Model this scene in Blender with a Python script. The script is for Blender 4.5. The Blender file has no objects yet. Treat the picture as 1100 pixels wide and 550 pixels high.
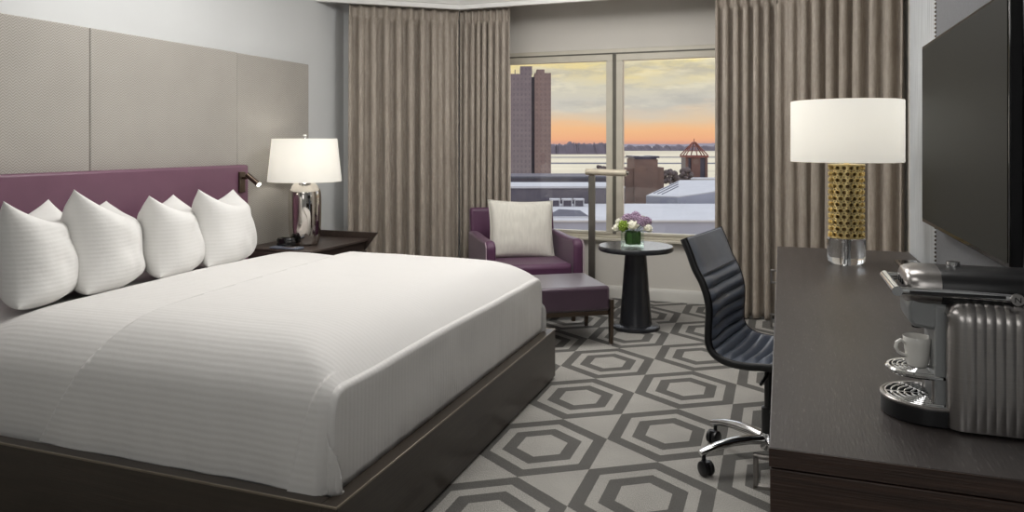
import bpy, bmesh, math, random
from mathutils import Vector, Matrix, noise
R = math.radians
PI = math.pi
rnd = random.Random(7)
sc = bpy.context.scene
COL = sc.collection

# ------------------------------------------------------------------ helpers
def lin(c):
    out = []
    for v in c[:3]:
        v /= 255.0
        out.append(v / 12.92 if v <= .04045 else ((v + .055) / 1.055) ** 2.4)
    return (*out, 1.0)

class MB:
    """collects verts / faces, then links them as one mesh object"""
    def __init__(s): s.v = []; s.f = []
    def add(s, vs, fs):
        o = len(s.v); s.v += [tuple(p) for p in vs]; s.f += [tuple(i + o for i in f) for f in fs]; return s
    def box(s, c, d, rz=0.0, taper=None):
        x, y, z = d[0] / 2, d[1] / 2, d[2] / 2
        t = taper or (1, 1)
        vs = []
        for k, zz in ((0, -z), (1, z)):
            kx, ky = (t if k == 0 else (1, 1))
            for sx, sy in ((-1, -1), (1, -1), (1, 1), (-1, 1)):
                px, py = sx * x * kx, sy * y * ky
                vs.append((c[0] + px * math.cos(rz) - py * math.sin(rz), c[1] + px * math.sin(rz) + py * math.cos(rz), c[2] + zz))
        return s.add(vs, [(3, 2, 1, 0), (4, 5, 6, 7), (0, 1, 5, 4), (1, 2, 6, 5), (2, 3, 7, 6), (3, 0, 4, 7)])
    def b2(s, x0, x1, y0, y1, z0, z1):
        return s.box(((x0 + x1) / 2, (y0 + y1) / 2, (z0 + z1) / 2), (abs(x1 - x0), abs(y1 - y0), abs(z1 - z0)))
    def lathe(s, prof, c=(0, 0, 0), n=48, cap=True, sx=1.0, sy=1.0):
        vs, fs = [], []
        for r, z in prof:
            for i in range(n):
                a = 2 * PI * i / n
                vs.append((c[0] + r * math.cos(a) * sx, c[1] + r * math.sin(a) * sy, c[2] + z))
        m = len(prof)
        for j in range(m - 1):
            for i in range(n):
                k = (i + 1) % n
                fs.append((j * n + i, j * n + k, (j + 1) * n + k, (j + 1) * n + i))
        if cap:
            fs.append(tuple(reversed(range(n)))); fs.append(tuple((m - 1) * n + i for i in range(n)))
        return s.add(vs, fs)
    def tube(s, pts, r, n=10, cap=True, closed=False, flat=None):
        pts = [Vector(p) for p in pts]; m = len(pts)
        vs, fs = [], []; up = None
        for j, p in enumerate(pts):
            a = pts[j - 1] if (j > 0 or closed) else p
            b = pts[(j + 1) % m] if (j < m - 1 or closed) else p
            t = (b - a).normalized()
            if up is None:
                up = Vector((0, 0, 1)) if abs(t.z) < .9 else Vector((1, 0, 0))
            u = (up - t * up.dot(t)).normalized(); w = t.cross(u); up = u
            rr = r[j] if isinstance(r, (list, tuple)) else r
            f = flat or (1, 1)
            for i in range(n):
                an = 2 * PI * (i + .5) / n
                vs.append(p + u * math.cos(an) * rr * f[0] + w * math.sin(an) * rr * f[1])
        for j in range(m if closed else m - 1):
            q = (j + 1) % m
            for i in range(n):
                k = (i + 1) % n
                fs.append((j * n + i, j * n + k, q * n + k, q * n + i))
        if cap and not closed:
            fs.append(tuple(reversed(range(n)))); fs.append(tuple((m - 1) * n + i for i in range(n)))
        return s.add(vs, fs)
    def prism(s, poly, axis, a, b):
        """poly of 2-D points extruded along axis ('x': poly=(y,z); 'y': (x,z); 'z': (x,y))"""
        def P(p, t):
            return {'x': (t, p[0], p[1]), 'y': (p[0], t, p[1]), 'z': (p[0], p[1], t)}[axis]
        n = len(poly)
        vs = [P(p, a) for p in poly] + [P(p, b) for p in poly]
        fs = [tuple(range(n)), tuple(reversed(range(n, 2 * n)))]
        fs += [(i, (i + 1) % n, n + (i + 1) % n, n + i) for i in range(n)]
        return s.add(vs, fs)
    def grid(s, nu, nv, fn, wrap_u=False):
        vs = [fn(i, j) for j in range(nv) for i in range(nu)]
        fs = []
        for j in range(nv - 1):
            for i in range(nu if wrap_u else nu - 1):
                k = (i + 1) % nu
                fs.append((j * nu + i, j * nu + k, (j + 1) * nu + k, (j + 1) * nu + i))
        return s.add(vs, fs)
    def ball(s, c, r, nu=14, nv=9):
        rx, ry, rz = r if isinstance(r, (tuple, list)) else (r, r, r)
        vs = [(c[0], c[1], c[2] - rz)]
        for j in range(1, nv):
            t = -PI / 2 + PI * j / nv
            for i in range(nu):
                a = 2 * PI * i / nu
                vs.append((c[0] + rx * math.cos(t) * math.cos(a), c[1] + ry * math.cos(t) * math.sin(a), c[2] + rz * math.sin(t)))
        vs.append((c[0], c[1], c[2] + rz))
        fs = [(0, 1 + (i + 1) % nu, 1 + i) for i in range(nu)]
        for j in range(nv - 2):
            for i in range(nu):
                k = (i + 1) % nu
                fs.append((1 + j * nu + i, 1 + j * nu + k, 1 + (j + 1) * nu + k, 1 + (j + 1) * nu + i))
        b = 1 + (nv - 2) * nu
        fs += [(b + i, b + (i + 1) % nu, len(vs) - 1) for i in range(nu)]
        return s.add(vs, fs)
    def build(s, name, m, parent=None, loc=None, rz=0.0, bevel=0.0, seg=2, smooth=40, sub=0, solid=0.0, keep=False):
        me = bpy.data.meshes.new(name)
        me.from_pydata(s.v, [], s.f)
        if not keep:
            bm = bmesh.new(); bm.from_mesh(me)
            bmesh.ops.remove_doubles(bm, verts=bm.verts, dist=1e-6)
            bmesh.ops.recalc_face_normals(bm, faces=bm.faces)
            bm.to_mesh(me); bm.free()
        me.materials.append(m)
        if smooth:
            me.shade_smooth(); me.set_sharp_from_angle(angle=R(smooth))
        o = bpy.data.objects.new(name, me); COL.objects.link(o)
        if parent: o.parent = parent
        if loc: o.location = loc
        if rz: o.rotation_euler.z = rz
        if solid:
            d = o.modifiers.new('thick', 'SOLIDIFY'); d.thickness = solid; d.offset = 0
        if bevel:
            d = o.modifiers.new('edge', 'BEVEL'); d.width = bevel; d.segments = seg; d.limit_method = 'ANGLE'; d.angle_limit = R(30)
        if sub:
            d = o.modifiers.new('sub', 'SUBSURF'); d.levels = sub; d.render_levels = sub
        return o

def tag(o, label, cat, group=None, kind=None):
    o['label'] = label; o['category'] = cat
    if group: o['group'] = group
    if kind: o['kind'] = kind
    return o
def thing(name, label, cat, loc=(0, 0, 0), rz=0.0, group=None):
    o = bpy.data.objects.new(name, None); COL.objects.link(o)
    o.location = loc; o.rotation_euler.z = rz; o.empty_display_size = .1
    return tag(o, label, cat, group)
def struct(o, label=None, cat=None):
    o['kind'] = 'structure'
    if label: o['label'] = label
    if cat: o['category'] = cat
    return o
def copy_tree(o, parent=None):
    c = o.copy(); COL.objects.link(c)
    if parent: c.parent = parent
    for ch in list(o.children): copy_tree(ch, c)
    return c

# ------------------------------------------------------------------ materials
def nodes(name):
    m = bpy.data.materials.new(name); m.use_nodes = True
    nt = m.node_tree; b = nt.nodes['Principled BSDF']
    return m, nt, b
def N(nt, kind, **kw):
    n = nt.nodes.new(kind)
    for k, v in kw.items():
        if k in n.inputs: n.inputs[k].default_value = v
        else: setattr(n, k, v)
    return n
def mth(nt, op, a, b=None, c=None):
    n = nt.nodes.new('ShaderNodeMath'); n.operation = op
    for i, x in enumerate((a, b, c)):
        if x is None: continue
        if isinstance(x, (int, float)): n.inputs[i].default_value = x
        else: nt.links.new(x, n.inputs[i])
    return n.outputs[0]
def coords(nt, scale=(1, 1, 1)):
    t = N(nt, 'ShaderNodeTexCoord'); mp = N(nt, 'ShaderNodeMapping'); mp.inputs['Scale'].default_value = scale
    nt.links.new(t.outputs['Object'], mp.inputs['Vector']); return mp.outputs[0]
def ramp(nt, fac, stops):
    r = N(nt, 'ShaderNodeValToRGB'); e = r.color_ramp.elements
    while len(e) < len(stops): e.new(.5)
    for k, (p, c) in enumerate(stops): e[k].position = p; e[k].color = c
    nt.links.new(fac, r.inputs[0]); return r.outputs[0]
def mat(name, c, rough=.5, metal=0.0, var=.08, scale=(12, 12, 12), bump=0.0, bscale=None, spec=.5, coat=0.0, sheen=0.0, detail=3):
    m, nt, b = nodes(name)
    base = lin(c)
    lo = tuple(v * (1 - var) for v in base[:3]) + (1,); hi = tuple(min(1, v * (1 + var)) for v in base[:3]) + (1,)
    n = N(nt, 'ShaderNodeTexNoise', Scale=1.0, Detail=detail); nt.links.new(coords(nt, scale), n.inputs['Vector'])
    nt.links.new(ramp(nt, n.outputs[0], [(.3, lo), (.7, hi)]), b.inputs['Base Color'])
    b.inputs['Roughness'].default_value = rough; b.inputs['Metallic'].default_value = metal
    b.inputs['Specular IOR Level'].default_value = spec
    b.inputs['Coat Weight'].default_value = coat; b.inputs['Coat Roughness'].default_value = .34
    b.inputs['Sheen Weight'].default_value = sheen; b.inputs['Sheen Roughness'].default_value = .3
    if bump:
        n2 = N(nt, 'ShaderNodeTexNoise', Scale=1.0, Detail=2.0); nt.links.new(coords(nt, bscale or (200, 200, 200)), n2.inputs['Vector'])
        bp = N(nt, 'ShaderNodeBump', Strength=bump, Distance=.01); nt.links.new(n2.outputs[0], bp.inputs['Height'])
        nt.links.new(bp.outputs[0], b.inputs['Normal'])
    return m
def sep(nt):
    t = N(nt, 'ShaderNodeTexCoord'); s = N(nt, 'ShaderNodeSeparateXYZ'); nt.links.new(t.outputs['Object'], s.inputs[0]); return s.outputs

M = {}
M['wall'] = mat('painted wall', (208, 210, 210), .8, var=.02, scale=(2, 2, 2))
M['wall_window'] = mat('window wall paint', (212, 208, 200), .8, var=.02, scale=(2, 2, 2))
M['trim'] = mat('white trim paint', (214, 212, 205), .45, var=.02)
M['ceiling'] = mat('ceiling paint', (236, 236, 233), .8, var=.01)
M['frame'] = mat('window frame paint', (200, 194, 178), .4, var=.03)
M['gasket'] = mat('window gasket', (92, 88, 78), .6)
M['wallpaper'] = mat('streaked wallpaper', (178, 181, 183), .7, var=.16, scale=(60, 60, 4), bump=.2, bscale=(220, 220, 30))
M['tvpanel'] = mat('dark grey panel fabric', (112, 113, 116), .75, var=.06, scale=(90, 90, 90), bump=.2)
M['purple'] = mat('plum leather', (112, 78, 96), .42, var=.06, scale=(5, 5, 5), bump=.06, bscale=(300, 300, 300))
M['purple_fab'] = mat('plum upholstery', (80, 45, 72), .5, var=.08, scale=(6, 6, 6), bump=.06, bscale=(320, 320, 320), sheen=.3)
M['purple_ott'] = mat('plum ottoman leather', (66, 46, 62), .36, var=.06, coat=.7, sheen=1.0, scale=(6, 6, 6), bump=.04, bscale=(300, 300, 300))
M['piping'] = mat('pale piping', (168, 148, 158), .5)
M['darkwood'] = mat('espresso wood', (60, 50, 45), .38, var=.25, scale=(60, 3, 60), bump=.12, bscale=(160, 6, 160))
M['bedwood'] = mat('bed rail veneer', (56, 48, 40), .33, var=.16, scale=(3, 3, 60), bump=.08, bscale=(4, 4, 160))
M['rail_highlight'] = mat('rail edge highlight', (132, 122, 108), .3, .6)
M['black'] = mat('black plastic', (22, 22, 24), .35, var=.05)
M['blackgloss'] = mat('gloss black', (16, 16, 17), .12, var=.05)
M['matteblack'] = mat('black lacquered wood', (40, 41, 45), .26, var=.08, scale=(5, 5, 5))
M['chrome'] = mat('chrome', (214, 214, 214), .1, 1.0, var=.02)
M['steel'] = mat('brushed aluminium', (172, 168, 165), .28, 1.0, var=.05, scale=(8, 8, 300))
M['greyplastic'] = mat('silver grey plastic', (150, 152, 152), .35, .3, var=.03)
M['mercury'] = mat('mercury silver glass', (205, 200, 194), .06, 1.0, var=.05, scale=(10, 10, 10), bump=.02, bscale=(14, 14, 6))
M['gold'] = mat('antique gold', (226, 204, 146), .3, .75, var=.12, scale=(30, 30, 30))
M['golddark'] = mat('dark bronze inside', (122, 98, 58), .45, .5, var=.1)
M['bronze'] = mat('bronze metal', (92, 80, 70), .3, .9)
M['leatherblk'] = mat('black ribbed leather', (104, 111, 124), .3, var=.06, scale=(20, 20, 20), bump=.05, bscale=(400, 400, 400))
M['chairedge'] = mat('black chair frame', (20, 20, 22), .35, var=.04)
M['lampmetal'] = mat('grey floor lamp metal', (118, 114, 106), .35, .7)
M['lamphead'] = mat('pale lamp head', (206, 196, 176), .4, .2)
M['porcelain'] = mat('white porcelain', (226, 224, 218), .15, var=.01)
M['cushion'] = mat('beige linen', (214, 211, 201), .85, var=.06, scale=(70, 70, 12), bump=.25, bscale=(260, 260, 260), sheen=.2)
M['white_rose'] = mat('white petals', (244, 242, 226), .6, var=.04, scale=(60, 60, 60))
M['lilac'] = mat('lilac petals', (172, 148, 172), .6, var=.2, scale=(80, 80, 80))
M['green_bloom'] = mat('green petals', (128, 152, 52), .6, var=.2, scale=(80, 80, 80))
M['stem'] = mat('leaf green', (62, 112, 34), .45, var=.25, scale=(60, 60, 60))
M['mattress'] = mat('bed base fabric', (48, 44, 42), .8)

def m_linen(name, c, freq, axis, dip=.965):
    m, nt, b = nodes(name)
    if axis == 'uv':
        u = N(nt, 'ShaderNodeUVMap', uv_map='weave'); q = N(nt, 'ShaderNodeSeparateXYZ'); nt.links.new(u.outputs[0], q.inputs[0]); src = q.outputs[1]
    else: src = sep(nt)[axis]
    t = mth(nt, 'SINE', mth(nt, 'MULTIPLY', src, freq))
    n = N(nt, 'ShaderNodeTexNoise', Scale=1.0, Detail=3.0); nt.links.new(coords(nt, (3, 3, 3)), n.inputs['Vector'])
    f = mth(nt, 'ADD', mth(nt, 'MULTIPLY', t, .16), mth(nt, 'MULTIPLY', n.outputs[0], .3))
    base = lin(c)
    nt.links.new(ramp(nt, mth(nt, 'ADD', f, .35), [(0, tuple(v * dip for v in base[:3]) + (1,)), (1, base)]), b.inputs['Base Color'])
    nt.links.new(mth(nt, 'ADD', mth(nt, 'MULTIPLY', t, .08), .68), b.inputs['Roughness'])
    b.inputs['Sheen Weight'].default_value = .1
    n2 = N(nt, 'ShaderNodeTexNoise', Scale=1.0, Detail=4.0); nt.links.new(coords(nt, (7, 7, 7)), n2.inputs['Vector'])
    h = mth(nt, 'ADD', mth(nt, 'MULTIPLY', t, .05), n2.outputs[0])
    bp = N(nt, 'ShaderNodeBump', Strength=.18, Distance=.02); nt.links.new(h, bp.inputs['Height']); nt.links.new(bp.outputs[0], b.inputs['Normal'])
    return m
M['duvet'] = m_linen('white striped duvet', (214, 212, 209), 2 * PI / .022, 'uv')
M['sheet'] = m_linen('white striped sheet', (214, 212, 209), 2 * PI / .022, 'uv')
M['pillow'] = m_linen('white pillowcase', (226, 225, 222), 2 * PI / .018, 2, .985)

def m_herring():
    m, nt, b = nodes('grey herringbone fabric')
    s = sep(nt)
    tri = mth(nt, 'PINGPONG', s[1], .016)
    t = mth(nt, 'FRACT', mth(nt, 'MULTIPLY', mth(nt, 'ADD', s[2], mth(nt, 'MULTIPLY', tri, 1.0)), 1 / .014))
    st = mth(nt, 'GREATER_THAN', t, .5)
    n = N(nt, 'ShaderNodeTexNoise', Scale=1.0, Detail=3.0); nt.links.new(coords(nt, (3, 3, 3)), n.inputs['Vector'])
    f = mth(nt, 'ADD', mth(nt, 'MULTIPLY', st, .6), mth(nt, 'MULTIPLY', n.outputs[0], .4))
    nt.links.new(ramp(nt, f, [(0, lin((142, 138, 131))), (1, lin((184, 180, 173)))]), b.inputs['Base Color'])
    b.inputs['Roughness'].default_value = .8; b.inputs['Specular IOR Level'].default_value = .25
    return m
M['herring'] = m_herring()

def m_curtain():
    m, nt, b = nodes('taupe curtain weave')
    n = N(nt, 'ShaderNodeTexNoise', Scale=1.0, Detail=3.0); nt.links.new(coords(nt, (55, 55, 6)), n.inputs['Vector'])
    n2 = N(nt, 'ShaderNodeTexNoise', Scale=1.0, Detail=2.0); nt.links.new(coords(nt, (160, 160, 28)), n2.inputs['Vector'])
    f = mth(nt, 'ADD', mth(nt, 'MULTIPLY', n.outputs[0], .6), mth(nt, 'MULTIPLY', n2.outputs[0], .4))
    nt.links.new(ramp(nt, f, [(.32, lin((140, 129, 118))), (.52, lin((160, 150, 138))), (.70, lin((178, 168, 156)))]), b.inputs['Base Color'])
    b.inputs['Roughness'].default_value = .55; b.inputs['Sheen Weight'].default_value = .15
    return m
M['curtain'] = m_curtain()

def m_carpet():
    m, nt, b = nodes('hexagon carpet')
    s = sep(nt)
    PX, PY, X0, Y0 = .2465, .6456, -.4765, 4.0275
    n = N(nt, 'ShaderNodeTexNoise', Scale=1.0, Detail=2.0); nt.links.new(coords(nt, (150, 150, 150)), n.inputs['Vector'])
    jit = mth(nt, 'MULTIPLY', mth(nt, 'SUBTRACT', n.outputs[0], .5), .006)
    def local(oy, ox):
        x = mth(nt, 'ADD', mth(nt, 'SUBTRACT', s[0], X0 + ox), jit); y = mth(nt, 'ADD', mth(nt, 'SUBTRACT', s[1], Y0 + oy), jit)
        w = 4 * PX
        x = mth(nt, 'ABSOLUTE', mth(nt, 'SUBTRACT', mth(nt, 'FLOORED_MODULO', mth(nt, 'ADD', x, w / 2), w), w / 2))
        y = mth(nt, 'ABSOLUTE', mth(nt, 'SUBTRACT', mth(nt, 'FLOORED_MODULO', mth(nt, 'ADD', y, PY / 2), PY), PY / 2))
        a = mth(nt, 'DIVIDE', x, PX)
        d = mth(nt, 'ADD', mth(nt, 'DIVIDE', x, 2 * PX), mth(nt, 'DIVIDE', y, PY / 2))
        return mth(nt, 'MAXIMUM', a, d)
    h = mth(nt, 'MINIMUM', local(0, 0), local(PY / 2, 2 * PX))
    # bands: centre light, dark ring, light ring, dark outline, light triangle outside
    def band(lo, hi): return mth(nt, 'MULTIPLY', mth(nt, 'GREATER_THAN', h, lo), mth(nt, 'LESS_THAN', h, hi))
    dark = mth(nt, 'ADD', band(.385, .605), band(.785, 1.0))
    n2 = N(nt, 'ShaderNodeTexNoise', Scale=1.0, Detail=1.0); nt.links.new(coords(nt, (330, 170, 300)), n2.inputs['Vector'])
    n3 = N(nt, 'ShaderNodeTexNoise', Scale=1.0, Detail=2.0); nt.links.new(coords(nt, (5, 5, 5)), n3.inputs['Vector'])
    var = mth(nt, 'ADD', mth(nt, 'MULTIPLY', n2.outputs[0], .8), mth(nt, 'MULTIPLY', n3.outputs[0], .2))
    cl = ramp(nt, var, [(.35, lin((130, 128, 123))), (.65, lin((174, 171, 165)))])
    cd = ramp(nt, var, [(.35, lin((76, 75, 72))), (.65, lin((104, 102, 99)))])
    mx = N(nt, 'ShaderNodeMix', data_type='RGBA'); nt.links.new(dark, mx.inputs[0]); nt.links.new(cl, mx.inputs[6]); nt.links.new(cd, mx.inputs[7])
    nt.links.new(mx.outputs[2], b.inputs['Base Color'])
    b.inputs['Roughness'].default_value = .9; b.inputs['Specular IOR Level'].default_value = .15
    hh = mth(nt, 'SUBTRACT', mth(nt, 'MULTIPLY', n2.outputs[0], .3), mth(nt, 'MULTIPLY', dark, .35))
    bp = N(nt, 'ShaderNodeBump', Strength=.35, Distance=.006); nt.links.new(hh, bp.inputs['Height']); nt.links.new(bp.outputs[0], b.inputs['Normal'])
    return m
M['carpet'] = m_carpet()

def m_desk():
    m, nt, b = nodes('dark open grain oak top')
    n = N(nt, 'ShaderNodeTexNoise', Scale=1.0, Detail=3.0); nt.links.new(coords(nt, (260, 28, 260)), n.inputs['Vector'])
    n2 = N(nt, 'ShaderNodeTexNoise', Scale=1.0, Detail=3.0); nt.links.new(coords(nt, (14, 1.2, 14)), n2.inputs['Vector'])
    nt.links.new(ramp(nt, n.outputs[0], [(.5, lin((58, 53, 51))), (.64, lin((64, 59, 57))), (.76, lin((98, 94, 91)))]), b.inputs['Base Color'])
    nt.links.new(mth(nt, 'ADD', mth(nt, 'MULTIPLY', n2.outputs[0], .16), .3), b.inputs['Roughness'])
    bp = N(nt, 'ShaderNodeBump', Strength=.25, Distance=.003); nt.links.new(n.outputs[0], bp.inputs['Height']); nt.links.new(bp.outputs[0], b.inputs['Normal'])
    return m
M['desktop'] = m_desk()
M['deskend'] = mat('dark oak end panel', (58, 42, 34), .4, var=.35, scale=(5, 5, 120), bump=.15, bscale=(8, 8, 260))

def m_glass(name, tint=(1, 1, 1, 1), gl=.06):
    m = bpy.data.materials.new(name); m.use_nodes = True; nt = m.node_tree
    for n in list(nt.nodes):
        if n.type == 'BSDF_PRINCIPLED': nt.nodes.remove(n)
    t = N(nt, 'ShaderNodeBsdfTransparent'); t.inputs[0].default_value = tint
    g = N(nt, 'ShaderNodeBsdfGlossy'); g.inputs['Roughness'].default_value = .02
    mx = N(nt, 'ShaderNodeMixShader')
    lw = N(nt, 'ShaderNodeLayerWeight', Blend=.3)
    nt.links.new(mth(nt, 'MULTIPLY_ADD', lw.outputs['Fresnel'], .6, gl * .3), mx.inputs[0])
    nt.links.new(t.outputs[0], mx.inputs[1]); nt.links.new(g.outputs[0], mx.inputs[2])
    nt.links.new(mx.outputs[0], nt.nodes['Material Output'].inputs[0])
    return m
M['pane'] = m_glass('window pane glass', (.97, .975, .975, 1), .05)
M['vase'] = m_glass('clear vase glass', (.95, .98, .96, 1), .1)
def m_crystal():
    m, nt, b = nodes('crystal'); b.inputs['Transmission Weight'].default_value = 1; b.inputs['Roughness'].default_value = .02; b.inputs['IOR'].default_value = 1.45
    b.inputs['Base Color'].default_value = (.97, .98, .98, 1); return m
M['crystal'] = m_crystal()
def m_shade(name, e):
    m = bpy.data.materials.new(name); m.use_nodes = True; nt = m.node_tree
    b = nt.nodes['Principled BSDF']; out = nt.nodes['Material Output']
    b.inputs['Base Color'].default_value = lin((240, 238, 230)); b.inputs['Roughness'].default_value = .8
    n = N(nt, 'ShaderNodeTexNoise', Scale=1.0, Detail=2.0); nt.links.new(coords(nt, (160, 160, 160)), n.inputs['Vector'])
    bp = N(nt, 'ShaderNodeBump', Strength=.1, Distance=.002); nt.links.new(n.outputs[0], bp.inputs['Height']); nt.links.new(bp.outputs[0], b.inputs['Normal'])
    tr = N(nt, 'ShaderNodeBsdfTranslucent'); tr.inputs[0].default_value = lin((250, 249, 246))
    mx = N(nt, 'ShaderNodeMixShader'); mx.inputs[0].default_value = .5
    nt.links.new(b.outputs[0], mx.inputs[1]); nt.links.new(tr.outputs[0], mx.inputs[2])
    b.inputs['Emission Color'].default_value = (1, .985, .96, 1); b.inputs['Emission Strength'].default_value = e
    nt.links.new(mx.outputs[0], out.inputs[0]); return m
M['shade'] = m_shade('lit lamp shade', .28)
def m_emit(name, c, e):
    m, nt, b = nodes(name); b.inputs['Base Color'].default_value = c; b.inputs['Emission Color'].default_value = c; b.inputs['Emission Strength'].default_value = e; return m
M['bulb'] = m_emit('warm lamp tip', (1, .93, .8, 1), 6)
M['screen'] = mat('switched off screen', (44, 44, 40), .55, var=.02, scale=(1, 1, 1), spec=.12)

# ------------------------------------------------------------------ room shell
LW, RW, FY, WY, CZ = -3.45, .60, -2.2, 6.2, 2.72
struct(MB().b2(LW - .1, 1.0, FY - .1, WY + .1, -.1, 0).build('floor', M['carpet'], smooth=0))
struct(MB().b2(LW - .1, 1.0, FY - .1, WY + .1, CZ, CZ + .1).build('ceiling', M['ceiling'], smooth=0))
struct(MB().b2(LW - .1, LW, FY, 5.38, 0, CZ).build('wall_left', M['wall'], smooth=0))
w = MB(); w.prism([(-3.45, 5.38), (-2.45, 6.2), (-2.45, 6.3), (-3.55, 6.3), (-3.55, 5.38)], 'z', 0, CZ)
struct(w.build('wall_left_corner', M['wall'], smooth=0))
w = MB(); w.prism([(.75, 5.62), (.75, 6.3), (-.2, 6.3), (-.2, 6.2)], 'z', 0, CZ)
struct(w.build('wall_right_corner', M['wall'], smooth=0))
struct(MB().b2(RW, RW + .25, FY, 4.17, 0, CZ).build('wall_right', M['wallpaper'], smooth=0))
struct(MB().b2(.75, .85, 4.17, 6.3, 0, CZ).build('wall_right_recess', M['wall_window'], smooth=0))
struct(MB().b2(LW - .1, RW + .1, FY - .1, FY, 0, CZ).build('wall_back', M['wall'], smooth=0))
# window wall in pieces around the opening
WX0, WX1, WZ0, WZ1 = -2.36, -.30, .525, 2.085
w = MB(); w.b2(-2.45, -.2, WY, WY + .12, 0, WZ0 - .02); w.b2(-2.45, -.2, WY, WY + .12, WZ1, CZ)
w.b2(-2.45, WX0, WY, WY + .12, WZ0 - .02, WZ1); w.b2(WX1, -.2, WY, WY + .12, WZ0 - .02, WZ1)
struct(w.build('wall_window', M['wall_window'], smooth=0))
w = MB(); w.prism([(6.2, 0), (6.2, .1), (6.19, .1), (6.185, .088), (6.18, .07), (6.178, 0)], 'x', -2.45, -.2)
struct(w.build('baseboard_window', M['trim'], smooth=30))
w = MB(); w.b2(LW, LW + .015, FY, 5.38, 0, .09); struct(w.build('baseboard_left', M['trim'], bevel=.004))
# window: fixed outer frame, two sashes with panes
fr = MB()
fr.b2(WX0 - .012, WX1 + .012, WY - .012, WY + .1, WZ1 - .035, WZ1 + .012); fr.b2(WX0 - .012, WX1 + .012, WY - .012, WY + .1, WZ0 - .02, WZ0 + .01)
fr.b2(WX0 - .012, WX0 + .035, WY - .012, WY + .1, WZ0 + .01, WZ1 - .035); fr.b2(WX1 - .035, WX1 + .012, WY - .012, WY + .1, WZ0 + .01, WZ1 - .035)
fr.b2(-1.385, -1.265, WY + .031, WY + .1, WZ0 + .01, WZ1 - .035)
win = struct(fr.build('window_1', M['frame'], bevel=.004, keep=True))
for x0, x1 in ((WX0 + .035, -1.34), (-1.31, WX1 - .035)):
    sm = MB(); a, b_, t = WZ0 + .01, WZ1 - .035, .055
    sm.b2(x0, x1, WY - .02, WY + .03, a, a + t * .4); sm.b2(x0, x1, WY - .02, WY + .03, b_ - t, b_)
    sm.b2(x0, x0 + t, WY - .02, WY + .03, a + t * .4, b_ - t); sm.b2(x1 - t, x1, WY - .02, WY + .03, a + t * .4, b_ - t)
    sash = sm.build('window_sash', M['frame'], win, bevel=.003, keep=True)
    MB().b2(x0 + t - .005, x1 - t + .005, WY + .002, WY + .008, a + .01, b_ - t + .005).build('window_pane', M['pane'], sash, smooth=0)
g = MB(); g.b2(WX0, WX1, WY - .0165, WY - .0125, WZ1 - .034, WZ1 - .022); g.b2(-1.339, -1.311, WY - .012, WY + .03, WZ0 + .01, WZ1 - .036)
g.build('window_gasket', M['gasket'], win, smooth=0)
struct(MB().b2(WX0 - .04, WX1 + .04, WY - .06, WY + .02, WZ0 - .045, WZ0 - .02).build('windowsill', M['frame'], bevel=.006))
# dropped cornice that hides the curtain track; profile swept along the bay
def cornice():
    path = [(-3.55, 4.895), (-2.53, 5.70), (.0, 5.70), (.85, 5.15)]
    prof = [(0, 2.42), (0, 2.455), (-.012, 2.46), (-.02, 2.475), (-.045, 2.50), (-.055, 2.52), (-.055, 2.535), (-.09, 2.58), (-.12, 2.60), (-.12, 2.73), (.035, 2.73), (.035, 2.42)]
    mb = MB(); rows = []
    for i, p in enumerate(path):
        p = Vector(p)
        d0 = (p - Vector(path[i - 1])).normalized() if i else None
        d1 = (Vector(path[i + 1]) - p).normalized() if i < len(path) - 1 else None
        d0 = d0 or d1; d1 = d1 or d0
        n0 = Vector((-d0.y, d0.x)); n1 = Vector((-d1.y, d1.x)); n = (n0 + n1).normalized(); k = 1 / max(.3, n.dot(n0))
        rows.append([(p.x + n.x * o * k, p.y + n.y * o * k, z) for o, z in prof])
    m_ = len(prof)
    vs = [q for r in rows for q in r]; fs = []
    for i in range(len(path) - 1):
        for j in range(m_): fs.append((i * m_ + j, i * m_ + (j + 1) % m_, (i + 1) * m_ + (j + 1) % m_, (i + 1) * m_ + j))
    fs.append(tuple(range(m_))); fs.append(tuple(reversed(range(len(vs) - m_, len(vs)))))
    return mb.add(vs, fs)
struct(cornice().build('trim_cornice', M['ceiling'], smooth=25))

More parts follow.
